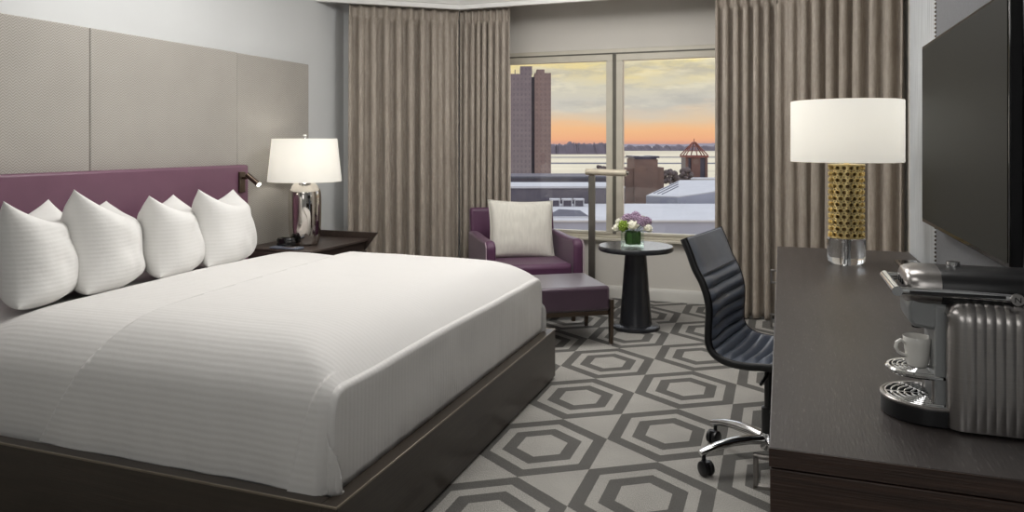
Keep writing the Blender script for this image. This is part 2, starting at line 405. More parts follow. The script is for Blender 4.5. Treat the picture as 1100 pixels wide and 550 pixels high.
# ------------------------------------------------------------------ curtains
def curtain(path, lam, amp, z0, z1, label, seed):
    r = random.Random(seed)
    P = [Vector(p) for p in path]; L = [0]
    for a, b in zip(P, P[1:]): L.append(L[-1] + (b - a).length)
    T = L[-1]; nf = max(2, round(T / lam)); ns = nf * 12 + 1
    ph = [r.uniform(-.9, .9) for _ in range(nf + 3)]; am = [r.uniform(.6, 1.3) for _ in range(nf + 3)]
    zs = [z0, z0 + .04, z0 + .3, .6, .9, 1.2, 1.5, 1.8, 2.05, 2.2, z1 - .16, z1 - .12, z1 - .1, z1 - .08, z1 - .03, z1]
    def pt(i, j):
        s = T * i / (ns - 1); z = zs[j]
        k = 0
        while k < len(P) - 2 and s > L[k + 1]: k += 1
        d = (P[k + 1] - P[k]).normalized(); q = P[k] + d * (s - L[k]); n = Vector((d.y, -d.x))
        u = s / T * nf; fi = int(u); w = u - fi
        phase = ph[fi] * (1 - w) + ph[fi + 1] * w; aa = am[fi] * (1 - w) + am[fi + 1] * w
        low = (z1 - z) / (z1 - z0)
        drift = .7 * low * noise.noise(Vector((u * .35, z * .5, seed)))
        th = 2 * PI * u + phase * (.3 + .7 * low) + drift
        top = min(1, max(0, (z - (z1 - .13)) / .05))
        a = amp * aa * (.85 + .35 * low)
        c = math.cos(th); wv = math.copysign(abs(c) ** .8, c) + .22 * math.cos(2 * th + 1.1) * low
        pin = abs(math.cos(th / 2)) ** 8
        off = a * wv * (1 - .6 * top) + (.012 * top * pin)
        if abs(z - (z1 - .1)) < .005: off *= .45
        side = .25 * a * math.sin(2 * th) * (1 - top)
        q = q + n * off + d * side
        return (q.x, q.y, z)
    mb = MB().grid(ns, len(zs), pt)
    o = mb.build('curtain', M['curtain'], solid=.004, smooth=80)
    return tag(o, label, 'curtain', 'taupe pleated curtains')
curtain([(-3.30, 5.22), (-2.585, 5.785)], .096, .042, .012, 2.43, 'wide taupe pleated curtain across the angled corner left of the window, behind the bedside lamp', 1)
curtain([(-2.572, 5.81), (-2.12, 5.81)], .058, .03, .012, 2.43, 'narrow tightly gathered taupe curtain hanging along the left edge of the window', 2)
curtain([(-.47, 5.80), (-.035, 5.805)], .072, .036, .012, 2.43, 'narrow gathered taupe curtain hanging along the right edge of the window above the desk chair', 3)
curtain([(-.022, 5.775), (.74, 5.29)], .105, .042, .012, 2.43, 'wide taupe pleated curtain right of the window, hanging behind the gold desk lamp', 4)

# ------------------------------------------------------------------ headboard wall panels
def wall_panel(y0, y1, z0, z1, x1, label, m='herring'):
    o = MB().b2(0, x1 - LW, -(y1 - y0) / 2, (y1 - y0) / 2, 0, z1 - z0).build('wall_panel', M[m], loc=(LW, (y0 + y1) / 2, z0), bevel=.008, seg=3)
    return tag(o, label, 'wall panel', 'herringbone wall panels')
wall_panel(1.79, 2.907, .3, 1.905, -3.40, 'grey herringbone fabric wall panel above the pillows nearest the camera')
wall_panel(2.911, 4.028, .3, 1.905, -3.40, 'grey herringbone fabric wall panel above the far half of the plum headboard')
wall_panel(4.04, 4.84, .3, 1.905, -3.412, 'narrow grey herringbone fabric wall panel behind the silver bedside lamp')

# ------------------------------------------------------------------ bed
BX0, BX1, BY0, BY1 = -3.31, -1.18, 1.805, 3.96
bed = thing('platform_bed', 'wide dark wood platform bed with plum leather headboard on the hexagon carpet', 'bed', (-2.25, 2.88, 0))
def bl(mb):  # world -> bed local
    mb.v = [(x + 2.25, y - 2.88, z) for x, y, z in mb.v]; return mb
bl(MB().b2(BX0, BX1 - .055, BY0, BY0 + .05, .012, .272)).build('side_rail', M['bedwood'], bed, bevel=.004)
bl(MB().b2(BX0, BX1 - .055, BY1 - .05, BY1, .012, .272)).build('side_rail', M['bedwood'], bed, bevel=.004)
bl(MB().b2(BX1 - .055, BX1, BY0, BY1, .012, .272)).build('foot_rail', M['bedwood'], bed, bevel=.004)
for q in ((BX0, BX1, BY0 - .0015, BY0 + .0045), (BX0, BX1, BY1 - .0045, BY1 + .0015), (BX1 - .0045, BX1 + .0015, BY0 + .0045, BY1 - .0045)):
    bl(MB().b2(*q, .266, .2735)).build('edge_highlight', M['rail_highlight'], bed, bevel=.0015)['label'] = 'thin pale strip painted as the rail edge highlight'  # pale strips stand in for the highlight along the rail edges
bl(MB().b2(BX0, BX1 - .057, BY0 + .052, BY1 - .052, .02, .235)).build('bed_platform', M['mattress'], bed, bevel=.01)
bl(MB().b2(-3.398, -3.32, 1.79, 4.045, .25, 1.158)).build('headboard', M['purple'], bed, bevel=.014, seg=3)['label'] = 'plum leather headboard'

SEC = [(0, .30), (.001, .36), (.004, .42), (.010, .47), (.020, .515), (.038, .55), (.062, .58), (.095, .612), (.14, .642), (.20, .666), (.28, .683), (.40, .693), (.55, .698), (.75, .70), (.95, .70)]
def bed_cover(x0, x1, y0, y1, dz, hem, amp, seed, fold=0.0, na=72, nx=120):
    """cover draped over the mattress: rounded cross-section run along x, then turned down over the foot"""
    half = [(0, hem)] + [(i, z + dz) for i, z in SEC]
    cy = (y0 + y1) / 2; W = (y1 - y0) / 2
    pts = [Vector((y0 + i, z)) for i, z in half] + [Vector((cy, .70 + dz))] + [Vector((y1 - i, z)) for i, z in reversed(half)]
    L = [0]
    for a, b in zip(pts, pts[1:]): L.append(L[-1] + (b - a).length)
    # denser columns on the curved shoulders
    sec = []; arc = []
    for k in range(na * 2 + 1):
        u = -1 + k / na; u = math.copysign(1 - (1 - abs(u)) ** 1.35, u)
        s = (u + 1) / 2 * L[-1]; q = 0
        while q < len(L) - 2 and L[q + 1] < s: q += 1
        sec.append(pts[q].lerp(pts[q + 1], (s - L[q]) / (L[q + 1] - L[q]))); arc.append(s)
    xs = [x0 + (x1 - .022 - x0) * (1 - (1 - i / nx) ** 1.9) for i in range(nx + 1)]
    top = .70 + dz; rows = []; uvs = []
    def surf(x, k, ins=0.0):
        y, z = sec[k]
        t = max(0, (z - hem) / (top - hem))
        d = max(0.0, 1 - (x1 - x) / .36)
        zt = top - .158 * d ** 2.2; kk = .05
        h = max(kk - abs(z - zt), 0) / kk
        zz = min(z, zt) - h * h * kk * .25
        n = noise.noise(Vector((x * 1.7, y * 1.7, seed))) + .4 * noise.noise(Vector((x * 5, y * 4, seed + 4)))
        zz += amp * n * t
        wy = max(0, min(1, (y - 2.3) / 1.3)); wy = wy * wy * (3 - 2 * wy)
        zz += .016 * t * wy * math.exp(-((x + 2.62) / .22) ** 2)
        hd_ = max(0, min(1, (-2.68 - x) / .26)); zz -= .055 * t * hd_ * hd_ * (3 - 2 * hd_)
        side = min(1, max(0, 1 - t))
        o = side * (.011 * noise.noise(Vector((x * 4.2, y, seed + 7))) + .006 * noise.noise(Vector((x * 11, z * 3, seed))))
        if fold and y < cy:
            xf = x1 - .02 - .13 * side ** .8
            w = max(0, min(1, (x - xf) / .005)) * min(1, side * 4)
            o += fold * w
        # plan rounding at the foot corners
        rc = .035; e = max(0, x - (x1 - .022 - rc)) / rc
        o -= side * .022 * e * e
        sg = -1 if y < cy else 1
        yy = y + sg * o
        yy -= sg * ins * side; zz -= ins * t
        return yy, zz
    for x in xs:
        rows.append([(x, *surf(x, k)) for k in range(len(sec))]); uvs.append([(x, arc[k]) for k in range(len(sec))])
    xb = xs[-1]
    for a in (15, 30, 45, 60, 75, 90):
        ins = .022 * (1 - math.cos(R(a))); xx = xb + .022 * math.sin(R(a))
        rows.append([(xx, *surf(xb, k, ins)) for k in range(len(sec))])
        uvs.append([(xx, sec[k][0]) for k in range(len(sec))])
    last = rows[-1]
    for r_ in range(1, 13):
        f = r_ / 12; row = []
        for k, (x, y, z) in enumerate(last):
            z2 = z + (hem - z) * f
            row.append((x - .004 * f + .010 * math.sin(PI * f) * noise.noise(Vector((y * 4, z2 * 2.5, seed + 2))) + .004 * noise.noise(Vector((y * 16, seed, f))) * f, y, z2))
        rows.append(row); uvs.append([(x1 + f, sec[k][0]) for k in range(len(sec))])
    nu = len(sec); mb = MB(); mb.grid(nu, len(rows), lambda i, j: rows[j][i])
    return mb, [uv for r in uvs for uv in r]
def cover_obj(name, m, data, thick=0.0):
    mb, uv = data
    o = mb.build(name, m, smooth=75, keep=True)
    bm = bmesh.new(); bm.from_mesh(o.data); lay = bm.loops.layers.uv.new('weave')
    for f in bm.faces:
        for l in f.loops: l[lay].uv = uv[l.vert.index]
    bmesh.ops.recalc_face_normals(bm, faces=bm.faces)
    up = sum((f.normal.z * f.calc_area() for f in bm.faces))
    if up < 0: bmesh.ops.reverse_faces(bm, faces=bm.faces)
    bm.to_mesh(o.data); bm.free()
    return o
o = cover_obj('mattress', M['sheet'], bed_cover(-3.31, -1.246, 1.876, 3.890, -.018, .245, .006, 2.0))
tag(o, 'thick mattress under a white satin stripe sheet, showing between pillows and duvet', 'mattress')
o = cover_obj('duvet', M['duvet'], bed_cover(-3.0, -1.232, 1.858, 3.908, .013, .268, .006, 2.0, fold=.011, nx=150))
bm = bmesh.new(); bm.from_mesh(o.data)
A, B_, C_ = Vector((-2.29, 3.70, .69)), Vector((-2.16, 2.02, .675)), Vector((-2.40, 1.85, .29))
nrm = (B_ - A).cross(C_ - A).normalized()
if nrm.x < 0: nrm = -nrm
bmesh.ops.bisect_plane(bm, geom=bm.verts[:] + bm.edges[:] + bm.faces[:], plane_co=A, plane_no=nrm, clear_inner=True)
bm.to_mesh(o.data); bm.free()
d = o.modifiers.new('thick', 'SOLIDIFY'); d.thickness = .025; d.offset = -1
tag(o, 'white striped duvet over the foot end of the bed, tucked into the dark rails', 'duvet')

# pillows
def pillow_mb(w, hn, hf, t, lean, seed, nu=34, nv=30):
    """local: x = outward normal, y = width (near ear at -y), z up from the base"""
    def side(sg):
        def f(i, j):
            u = -math.cos(PI * i / (nu - 1)); v = -math.cos(PI * j / (nv - 1))
            eu = max(0, 1 - abs(u) ** 2.6) ** .58; ev = max(0, 1 - abs(v) ** (3.4 if v > 0 else 5.0)) ** .55
            e = eu * ev
            th = t / 2 * e * (1 - .08 * v) * (1.12 if sg > 0 else .88)
            h = (hn + (hf - hn) * (u + 1) / 2)
            yy = u * w / 2 * (1 - .11 * (1 - v * v) * abs(u) ** 3)
            pin = .24 * (1 - u * u) ** 1.2 * abs(v) ** 2.5
            zz = h * (v + 1) / 2 * (1 - (pin if v > 0 else 0)) + (0 if v > 0 else .03 * abs(u) ** 4 * (-v) ** 3)
            nz = noise.noise(Vector((u * 2 + seed, v * 2, sg * 2))) * .016 * e + noise.noise(Vector((u * 5, v * 3 + seed, sg))) * .007 * e
            return (sg * th + nz - lean * ((v + 1) / 2) ** 1.3, yy, zz)
        return f
    mb = MB(); mb.grid(nu, nv, side(1)); mb.grid(nu, nv, side(-1))
    return mb
PL = [  # near top corner, far top corner, label
    ((-2.85, 2.051, 1.076), (-3.22, 2.532, 1.04), 'white striped pillow nearest the camera, its side cut by the left picture edge', .27),
    ((-2.85, 2.358, 1.104), (-3.22, 2.848, 1.009), 'tallest peaked white pillow, second along the headboard from the camera', .315),
    ((-2.87, 2.78, 1.049), (-3.20, 3.27, 1.015), 'white pillow third along the headboard, between the tallest peaked one and the last', .29),
    ((-2.88, 3.113, 1.061), (-3.13, 3.671, 1.022), 'white pillow at the far end of the headboard beside the reading light', .27),
]
for k, (n_, f_, lab, tk) in enumerate(PL):
    n2, f2 = Vector(n_[:2]), Vector(f_[:2]); wd = (f2 - n2).normalized(); an = math.atan2(-wd.x, wd.y); lean = .05
    c = (n2 + f2) / 2 + Vector((math.cos(an), math.sin(an))) * lean; z0 = .622
    o = pillow_mb((f2 - n2).length, n_[2] - z0, f_[2] - z0, tk, lean, k * 3.7).build('pillow', M['pillow'], loc=(c.x, c.y, z0), rz=an, smooth=180)
    d = o.modifiers.new('sub', 'SUBSURF'); d.levels = 1; d.render_levels = 1
    tag(o, lab, 'pillow', 'white pillows along the headboard')

# reading light on headboard
rl = thing('reading_light', 'small bronze swivel reading light fixed to the far end of the plum headboard', 'wall lamp', (-3.318, 3.965, 1.0))
MB().b2(0, .014, -.028, .028, -.02, .115).build('back_plate', M['bronze'], rl, bevel=.003)
MB().tube([(.01, 0, .075), (.05, 0, .075)], .009).build('swivel_arm', M['bronze'], rl)
hd = MB().tube([(.052, -.005, .098), (.13, .01, .035)], .017, n=18).build('lamp_head', M['bronze'], rl)
MB().tube([(.128, .0096, .0366), (.137, .0114, .029)], .0145, n=18).build('light_tip', M['bulb'], hd)

# ------------------------------------------------------------------ nightstand with lamp, clock, folder
ns = thing('nightstand', 'dark wood nightstand with flared sides between the bed and the corner curtain', 'nightstand', (-3.40, 4.425, 0))
b = MB(); b.prism([(0, .0), (.38, .0), (.38, .08), (0, .08)], 'y', -.30, .30); b.build('plinth', M['darkwood'], ns, bevel=.004)
b = MB(); b.prism([(0, .08), (.42, .08), (.53, .585), (0, .585)], 'y', -.345, .345); b.build('body', M['darkwood'], ns, bevel=.004)
MB().b2(0, .55, -.352, .352, .585, .602).build('top', M['darkwood'], ns, bevel=.003)
for s_ in (-1, 1):
    b = MB(); b.prism([(0, .08), (.44, .08), (.50, .50), (.62, .648), (0, .648)] if s_ > 0 else [(0, .08), (.44, .08), (.50, .50), (.548, .584), (0, .584)], 'y', s_ * .353, s_ * .374); b.build('side_panel', M['darkwood'], ns, bevel=.003)
dr = MB(); dr.prism([(.50, .35), (.535, .52), (.548, .52), (.513, .35)], 'y', -.33, .33); dr = dr.build('drawer', M['darkwood'], ns, bevel=.003)
MB().tube([(.55, -.05, .44), (.55, .05, .44)], .006).build('drawer_handle', M['steel'], dr)

lamp = thing('table_lamp', 'silver mercury glass table lamp with white tapered shade on the nightstand', 'lamp', (-3.10, 4.35, .602))
pr = [(.0, 0), (.080, 0), (.090, .006), (.100, .03), (.108, .10), (.111, .18), (.112, .26), (.111, .33), (.108, .365), (.100, .385), (.094, .390), (.088, .405), (.066, .428), (.045, .438), (.03, .442)]
MB().lathe(pr, cap=False, n=64).build('lamp_body', M['mercury'], lamp, smooth=60)
MB().lathe([(.022, .438), (.022, .452), (.012, .456), (.012, .50)], n=20).build('lamp_neck', M['chrome'], lamp)
MB().lathe([(.248, .436), (.249, .44), (.2195, .726), (.219, .73), (.2175, .727), (.2465, .44), (.248, .436)], cap=False, n=72).build('lamp_shade', M['shade'], lamp, smooth=50)
sp = MB(); sp.tube([(0, 0, .49), (0, 0, .745)], .004)
for a in (0, 120, 240): sp.tube([(0, 0, .715), (.217 * math.cos(R(a)), .217 * math.sin(R(a)), .715)], .0025, n=6)
sp.build('shade_fitting', M['chrome'], lamp)
MB().ball((0, 0, .748), (.013, .013, .014)).build('finial', M['crystal'], lamp)
MB().ball((0, 0, .585), (.03, .03, .042)).build('bulb', M['bulb'], lamp)

ck = thing('alarm_clock', 'low black alarm clock with rounded ends standing between pillow and silver lamp', 'clock', (-3.135, 4.19, .602), R(-20))
cb = MB(); cb.lathe([(.056, 0), (.060, .008), (.060, .05), (.054, .062), (.0, .064)], sx=1.15, sy=.95, n=40); cb.build('body', M['blackgloss'], ck, smooth=50)
MB().lathe([(.03, .063), (.032, .07), (.0, .073)], sx=1.2, sy=.8, n=28).build('snooze_button', M['steel'], ck)
MB().b2(.04, .07, -.03, .03, .015, .045).build('display', M['blackgloss'], ck, bevel=.004)
fo = thing('desk_folder', 'thin black leather folder lying on the nightstand next to the pillow', 'folder', (-3.03, 4.115, .603))
MB().b2(-.16, .06, -.03, .045, 0, .014).build('cover', M['leatherblk'], fo, bevel=.004)
MB().b2(-.06, .03, -.025, .03, .012, .017).build('clasp', M['steel'], fo, bevel=.001)

# ------------------------------------------------------------------ armchair, cushion, ottoman
FA = math.atan2(-.84, .545)            # direction the chair faces
ac = thing('armchair', 'plum upholstered armchair facing the bed corner in front of the window', 'armchair', (-1.862, 5.385, 0), FA)
# local +x faces forward, +y is its left hand (right in the picture)
AW = .36
MB().b2(-.33, .36, -.285, .285, .18, .30).build('seat_base', M['purple_fab'], ac, bevel=.012, seg=3)
MB().b2(-.28, .375, -.283, .283, .30, .43).build('seat_cushion', M['purple_fab'], ac, bevel=.035, seg=4)
for s_ in (-1, 1):
    y0, y1 = s_ * .288, s_ * AW
    am = MB().prism([(-.38, .17), (.38, .17), (.38, .565), (.34, .605), (.10, .598), (-.20, .605), (-.38, .60)], 'y', y0, y1).build('arm', M['purple_fab'], ac, bevel=.022, seg=4)
    yy = s_ * (AW + .001)
    MB().tube([(.378, yy, .18), (.378, yy, .56), (.345, yy, .595)], .004, n=6).build('piping', M['piping'], am)['label'] = 'pale piping'
bk = MB().prism([(-.28, .30), (-.36, .775), (-.40, .785), (-.45, .77), (-.39, .17), (-.30, .17)], 'y', -.345, .345).build('backrest', M['purple_fab'], ac, bevel=.03, seg=4)
for sx, sy in ((.32, .30), (.32, -.30), (-.34, .30), (-.34, -.30)):
    MB().box((sx, sy, .09), (.04, .04, .18), taper=(.65, .65)).build('leg', M['bronze'], ac, bevel=.003)

def sq_cushion(w, h, t, seed, nu=26):
    mb = MB()
    for sg in (1, -1):
        def f(i, j):
            u = -1 + 2 * i / (nu - 1); v = -1 + 2 * j / (nu - 1)
            e = ((1 - u * u) * (1 - v * v)) ** .5 if abs(u) < 1 and abs(v) < 1 else 0
            k = 1 - .07 * (1 - v * v) * abs(u) ** 2; k2 = 1 - .07 * (1 - u * u) * abs(v) ** 2
            return (sg * t / 2 * e ** .75 + .008 * e * noise.noise(Vector((u * 3, v * 3, seed + sg))), u * w / 2 * k, v * h / 2 * k2)
        mb.grid(nu, nu, f)
    return mb
cu = thing('throw_cushion', 'square beige linen cushion leaning on the back of the plum armchair', 'cushion', (-1.895, 5.44, .632), FA)
c1 = sq_cushion(.52, .46, .16, 1.5).build('cover', M['cushion'], cu, smooth=180)
c1.rotation_euler = (R(-2), R(-14), 0)
ring = []
for k in range(60):
    t = k / 60 * 4; sd = int(t); q = -1 + 2 * (t - sd)
    u, v = ((q, -1), (1, q), (-q, 1), (-1, -q))[sd]
    ring.append((0, u * .26 * (1 - .07 * (1 - v * v) * u * u), v * .23 * (1 - .07 * (1 - u * u) * v * v)))
MB().tube(ring, .004, n=6, closed=True).build('piping', M['cushion'], c1)

# ottoman: right-front top corner at (-1.035, 4.71)
fx, fy = math.cos(FA), math.sin(FA)
px, py = -fy, fx                        # chair's left
OW, OD = .60, .52
oc = Vector((-1.035, 4.71)) - Vector((fx, fy)) * OD / 2 - Vector((px, py)) * OW / 2
ot = thing('ottoman', 'low plum leather ottoman on four dark legs in front of the armchair', 'ottoman', (oc.x, oc.y, 0), FA)
MB().b2(-OD / 2, OD / 2, -OW / 2, OW / 2, .225, .385).build('cushion', M['purple_ott'], ot, bevel=.022, seg=4)
MB().b2(-OD / 2 + .01, OD / 2 - .01, -OW / 2 + .01, OW / 2 - .01, .197, .225).build('frame', M['bronze'], ot, bevel=.003)
for sx in (-1, 1):
    for sy in (-1, 1):
        lg = MB(); x, y = sx * (OD / 2 - .012), sy * (OW / 2 + .008)
        lg.box((x, y, .155), (.05, .026, .29), taper=(.62, .8))
        l = lg.build('leg', M['bronze'], ot, bevel=.003)
        MB().lathe([(.012, 0), (.012, .01)], c=(x, y, 0), n=14).build('glide', M['chrome'], l)

# ------------------------------------------------------------------ floor lamp
fl = thing('floor_lamp', 'grey reading floor lamp with flat pole and pale horizontal head by the window', 'floor lamp', (-1.42, 5.78, 0), R(0))
MB().lathe([(.13, 0), (.13, .014), (.125, .018), (0, .02)], c=(.06, 0, 0), n=40).build('base', M['lampmetal'], fl)
MB().b2(-.026, .026, -.012, .012, .018, 1.045).build('pole', M['lampmetal'], fl, bevel=.003)
hd = MB(); hd.tube([(-.05, 0, 1.075), (.28, -.015, 1.068)], .026, n=20); hd.build('lamp_head', M['lamphead'], fl, bevel=.004)
MB().b2(-.02, .02, -.012, .012, 1.04, 1.06).build('joint', M['bronze'], fl, bevel=.003)
MB().tube([(.26, -.014, 1.071), (.296, -.0155, 1.067)], .012, n=12).build('switch', M['lampmetal'], fl)

# ------------------------------------------------------------------ pedestal table, vase, flowers
st = thing('side_table', 'round black pedestal side table with cone foot beside the ottoman', 'side table', (-.97, 5.236, 0))
MB().lathe([(.255, .545), (.262, .552), (.262, .572), (.256, .58), (0, .58)], n=72).build('table_top', M['matteblack'], st, smooth=50)
MB().lathe([(.118, .02), (.112, .04), (.074, .53), (.08, .546)], n=56).build('pedestal', M['matteblack'], st, smooth=50)
MB().lathe([(.166, 0), (.17, .006), (.168, .022), (.155, .03), (.11, .034)], n=64).build('foot', M['matteblack'], st, smooth=50)
VX, VY, VZ = -.985, 5.20, .581
va = thing('glass_vase', 'square clear glass vase lined with green leaves on the pedestal table', 'vase', (VX, VY, VZ), R(8))
H_, S_ = .115, .078
vb = MB()
for x0, x1, y0, y1 in ((-S_, S_, -S_, -S_ + .006), (-S_, S_, S_ - .006, S_), (-S_, -S_ + .006, -S_ + .006, S_ - .006), (S_ - .006, S_, -S_ + .006, S_ - .006)): vb.b2(x0, x1, y0, y1, 0, H_)
vb.b2(-S_ + .006, S_ - .006, -S_ + .006, S_ - .006, 0, .012)
vb.build('vessel', M['vase'], va, smooth=0)
def leaf_liner():
    mb = MB()
    for k in range(10):
        a = k / 10 * 2 * PI
        def f(i, j):
            u = -.5 + i / 5; v = j / 6; wd = .05 * math.sin(PI * (.12 + .8 * v)) ** .6
            r = .047 + .008 * (k % 2) + .006 * abs(u)
            aa = a + u * wd * 2 / .055 * .55
            return (r * math.cos(aa), r * math.sin(aa), .014 + v * .088)
        mb.grid(6, 7, f)
    return mb
leaf_liner().build('leaf_lining', M['stem'], va, solid=.0012)
FLW = [  # kind, dx, dy, dz, r, label
    ('white', -.105, -.045, .128, .034, 'white rose at the lower left rim of the bouquet beside the green bloom'),
    ('white', -.098, .0, .168, .030, 'small white rose at the upper left rim of the bouquet'),
    ('white', .012, -.062, .152, .040, 'large white rose at the front centre of the bouquet'),
    ('white', .112, -.03, .132, .036, 'white rose at the lower right of the bouquet over the vase corner'),
    ('white', .0, .085, .165, .034, 'white rose at the back of the bouquet facing the window'),
    ('green', -.05, -.055, .140, .037, 'yellow green bloom between the left and centre white roses'),
    ('green', .06, .05, .172, .033, 'yellow green bloom at the back right of the bouquet'),
    ('lilac', -.038, .01, .188, .036, 'lilac flower cluster at the top left of the bouquet'),
    ('lilac', .022, .0, .202, .038, 'lilac flower cluster at the very top of the bouquet'),
    ('lilac', .070, -.028, .176, .036, 'lilac flower cluster right of the centre white rose'),
    ('lilac', .092, .022, .17, .034, 'lilac flower cluster at the upper right of the bouquet'),
    ('lilac', -.075, .05, .16, .033, 'lilac flower cluster behind the small white rose'),
]
def rose(r, seed):
    mb = MB(); rr = random.Random(seed)
    mb.ball((0, 0, 0), (r * .62, r * .62, r * .7))
    for ringi, (n, rad, h, tilt) in enumerate(((4, .42, .62, .1), (5, .66, .5, .3), (6, .86, .3, .55), (7, .95, .0, .8))):
        for k in range(n):
            a = 2 * PI * (k + .4 * ringi) / n + rr.uniform(-.15, .15); w = 2.3 / n
            def f(i, j):
                u = -1 + 2 * i / 6; v = j / 5
                aa = a + u * w * 1.35 * math.sin(PI * (.25 + .6 * v)); q = rad * r * (.55 + .5 * v ** .7 + tilt * .18 * v * v - .05 * u * u)
                z = r * (-.75 + (h + .75) * v + .12 - .22 * u * u * v)
                return (q * math.cos(aa), q * math.sin(aa), z)
            mb.grid(7, 6, f)
    return mb
def cluster(r, seed, n, pr_):
    mb = MB(); rr = random.Random(seed)
    for k in range(n):
        z = 1 - 1.6 * (k + .5) / n; a = k * 2.39996; q = math.sqrt(max(0, 1 - z * z))
        p = Vector((q * math.cos(a), q * math.sin(a), z)) * r * rr.uniform(.85, 1.05)
        mb.ball(p, pr_ * rr.uniform(.8, 1.2), 6, 4)
    mb.ball((0, 0, 0), r * .8, 10, 7)
    return mb
for k, (kind, dx, dy, dz, r, lab) in enumerate(FLW):
    t = thing('rose' if kind == 'white' else ('green_flower' if kind == 'green' else 'lilac_flower'), lab, 'flower', (VX + dx, VY + dy, VZ + dz), 0, 'flowers in the square vase')
    tilt = Vector((dx, dy, .12)).normalized()
    mbf = rose(r, k) if kind == 'white' else cluster(r, k, 46 if kind == 'lilac' else 60, r * .2)
    o = mbf.build('bloom', {'white': M['white_rose'], 'green': M['green_bloom'], 'lilac': M['lilac']}[kind], t, smooth=60, solid=.0008 if kind == 'white' else 0)
    o.rotation_euler = tilt.to_track_quat('Z', 'Y').to_euler()
    MB().tube([(0, 0, -r * .5), (-dx * .5, -dy * .5, -(dz - .10) * .7), (-dx * .72, -dy * .72, -(dz - .075)), (-dx * .8, -dy * .8, -(dz - .03))], .0028, n=6).build('stem', M['stem'], t)

# ------------------------------------------------------------------ desk
DX0, DX1, DY0, DY1, DZ = -.022, .592, 1.398, 4.15, .76
dk = thing('desk', 'long dark oak desk with drawers along the right wall', 'desk', (.28, 2.77, 0))
def dl(mb): mb.v = [(x - .28, y - 2.77, z) for x, y, z in mb.v]; return mb
dl(MB().b2(DX0, DX1, DY0 + .0025, DY1, DZ - .034, DZ)).build('desktop', M['desktop'], dk, bevel=.002)
dl(MB().b2(DX0 + .0005, DX1, DY0, DY0 + .0025, DZ - .0335, DZ - .001)).build('edge_band', M['deskend'], dk, smooth=0)['label'] = 'brown veneer edge band'
dl(MB().b2(DX0 + .002, DX1, DY0 + .001, DY0 + .03, 0, DZ - .037)).build('end_panel', M['deskend'], dk, bevel=.002)
dl(MB().b2(DX0 + .002, DX1, DY1 - .03, DY1 - .001, 0, DZ - .037)).build('end_panel', M['deskend'], dk, bevel=.002)
dl(MB().b2(DX0 + .04, DX1, DY0 + .03, DY1 - .03, DZ - .037, DZ - .034)).build('top_rail', M['deskend'], dk, smooth=0)
dl(MB().b2(DX1 - .02, DX1, DY0 + .03, DY1 - .03, .08, DZ - .037)).build('back_panel', M['deskend'], dk, bevel=.002)
for y0, y1 in ((DY0 + .03, 2.0), (3.72, DY1 - .03)):
    cs = dl(MB().b2(DX0 + .02, DX1 - .02, y0, y1, .05, DZ - .037)).build('drawer_case', M['deskend'], dk, bevel=.002)
    for z0, z1 in ((.07, .28), (.29, .50), (.51, .715)):
        d_ = dl(MB().b2(DX0 + .003, DX0 + .02, y0 + .006, y1 - .006, z0, z1)).build('drawer', M['deskend'], dk, bevel=.002)
        yc = y0 + .12; zc = z1 - .03
        hm = MB()
        for (a, b_) in (((DX0 - .026, zc), (DX0 - .026, zc - .065)),):
            hm.b2(DX0 - .03, DX0 - .022, yc - .006, yc + .006, zc - .065, zc)
            hm.b2(DX0 - .03, DX0 + .003, yc - .006, yc + .006, zc - .007, zc); hm.b2(DX0 - .03, DX0 + .003, yc - .006, yc + .006, zc - .065, zc - .058)
        dl(hm).build('drawer_handle', M['steel'], d_, bevel=.0015)

# desk power outlet plate
po = thing('power_outlet', 'flat chrome framed black power outlet set in the desktop behind the coffee machine', 'outlet', (.525, 3.68, .7602))
MB().b2(-.045, .045, -.11, .11, 0, .010).build('plate', M['chrome'], po, bevel=.002)
MB().b2(-.030, .030, -.085, .085, .010, .013).build('socket_cover', M['blackgloss'], po, bevel=.001)

# ------------------------------------------------------------------ desk lamp
gl = thing('table_lamp', 'gold perforated cylinder table lamp with white drum shade on the desk', 'lamp', (.272, 3.66, .76))
MB().lathe([(.062, 0), (.078, .012), (.08, .022), (.08, .11), (.074, .118), (.014, .118)], n=56).build('crystal_base', M['crystal'], gl, smooth=50)
MB().lathe([(.05, 0), (.05, .004)], n=40).build('foot_disc', M['chrome'], gl)
MB().lathe([(.013, .004), (.013, .119)], n=20).build('stem', M['chrome'], gl)
MB().lathe([(.06, .121), (.06, .44)], n=48, cap=True).build('inner_sleeve', M['golddark'], gl, smooth=50)
def perforated(r, z0, z1, na, nr, hr):
    mb = MB(); h = (z1 - z0) / nr; k = 16
    vs = []; fs = []
    for row in range(nr):
        for c in range(na):
            a0 = 2 * PI * (c + .5 * (row % 2)) / na; zc = z0 + (row + .5) * h; W = 2 * PI * r / na
            o = len(vs)
            for q in range(k):
                t = 2 * PI * (q + .5) / k; cx, cy = math.cos(t), math.sin(t)
                m_ = max(abs(cx), abs(cy))
                for (dx, dz, rad) in ((cx / m_ * W / 2, cy / m_ * h / 2, r), (cx * hr * 1.12, cy * hr * 1.12, r), (cx * hr, cy * hr, r + .0045), (cx * hr * .86, cy * hr * .86, r - .004)):
                    a = a0 + dx / r
                    vs.append((rad * math.cos(a), rad * math.sin(a), zc + dz))
            for q in range(k):
                n = (q + 1) % k
                for l in range(3): fs.append((o + q * 4 + l, o + n * 4 + l, o + n * 4 + l + 1, o + q * 4 + l + 1))
    return mb.add(vs, fs)
perforated(.0715, .120, .444, 16, 12, .0085).build('perforated_cylinder', M['gold'], gl, smooth=60)
MB().lathe([(.0, .118), (.0775, .118), (.0775, .124), (.07, .124)], n=56, cap=False).build('lower_collar', M['gold'], gl)
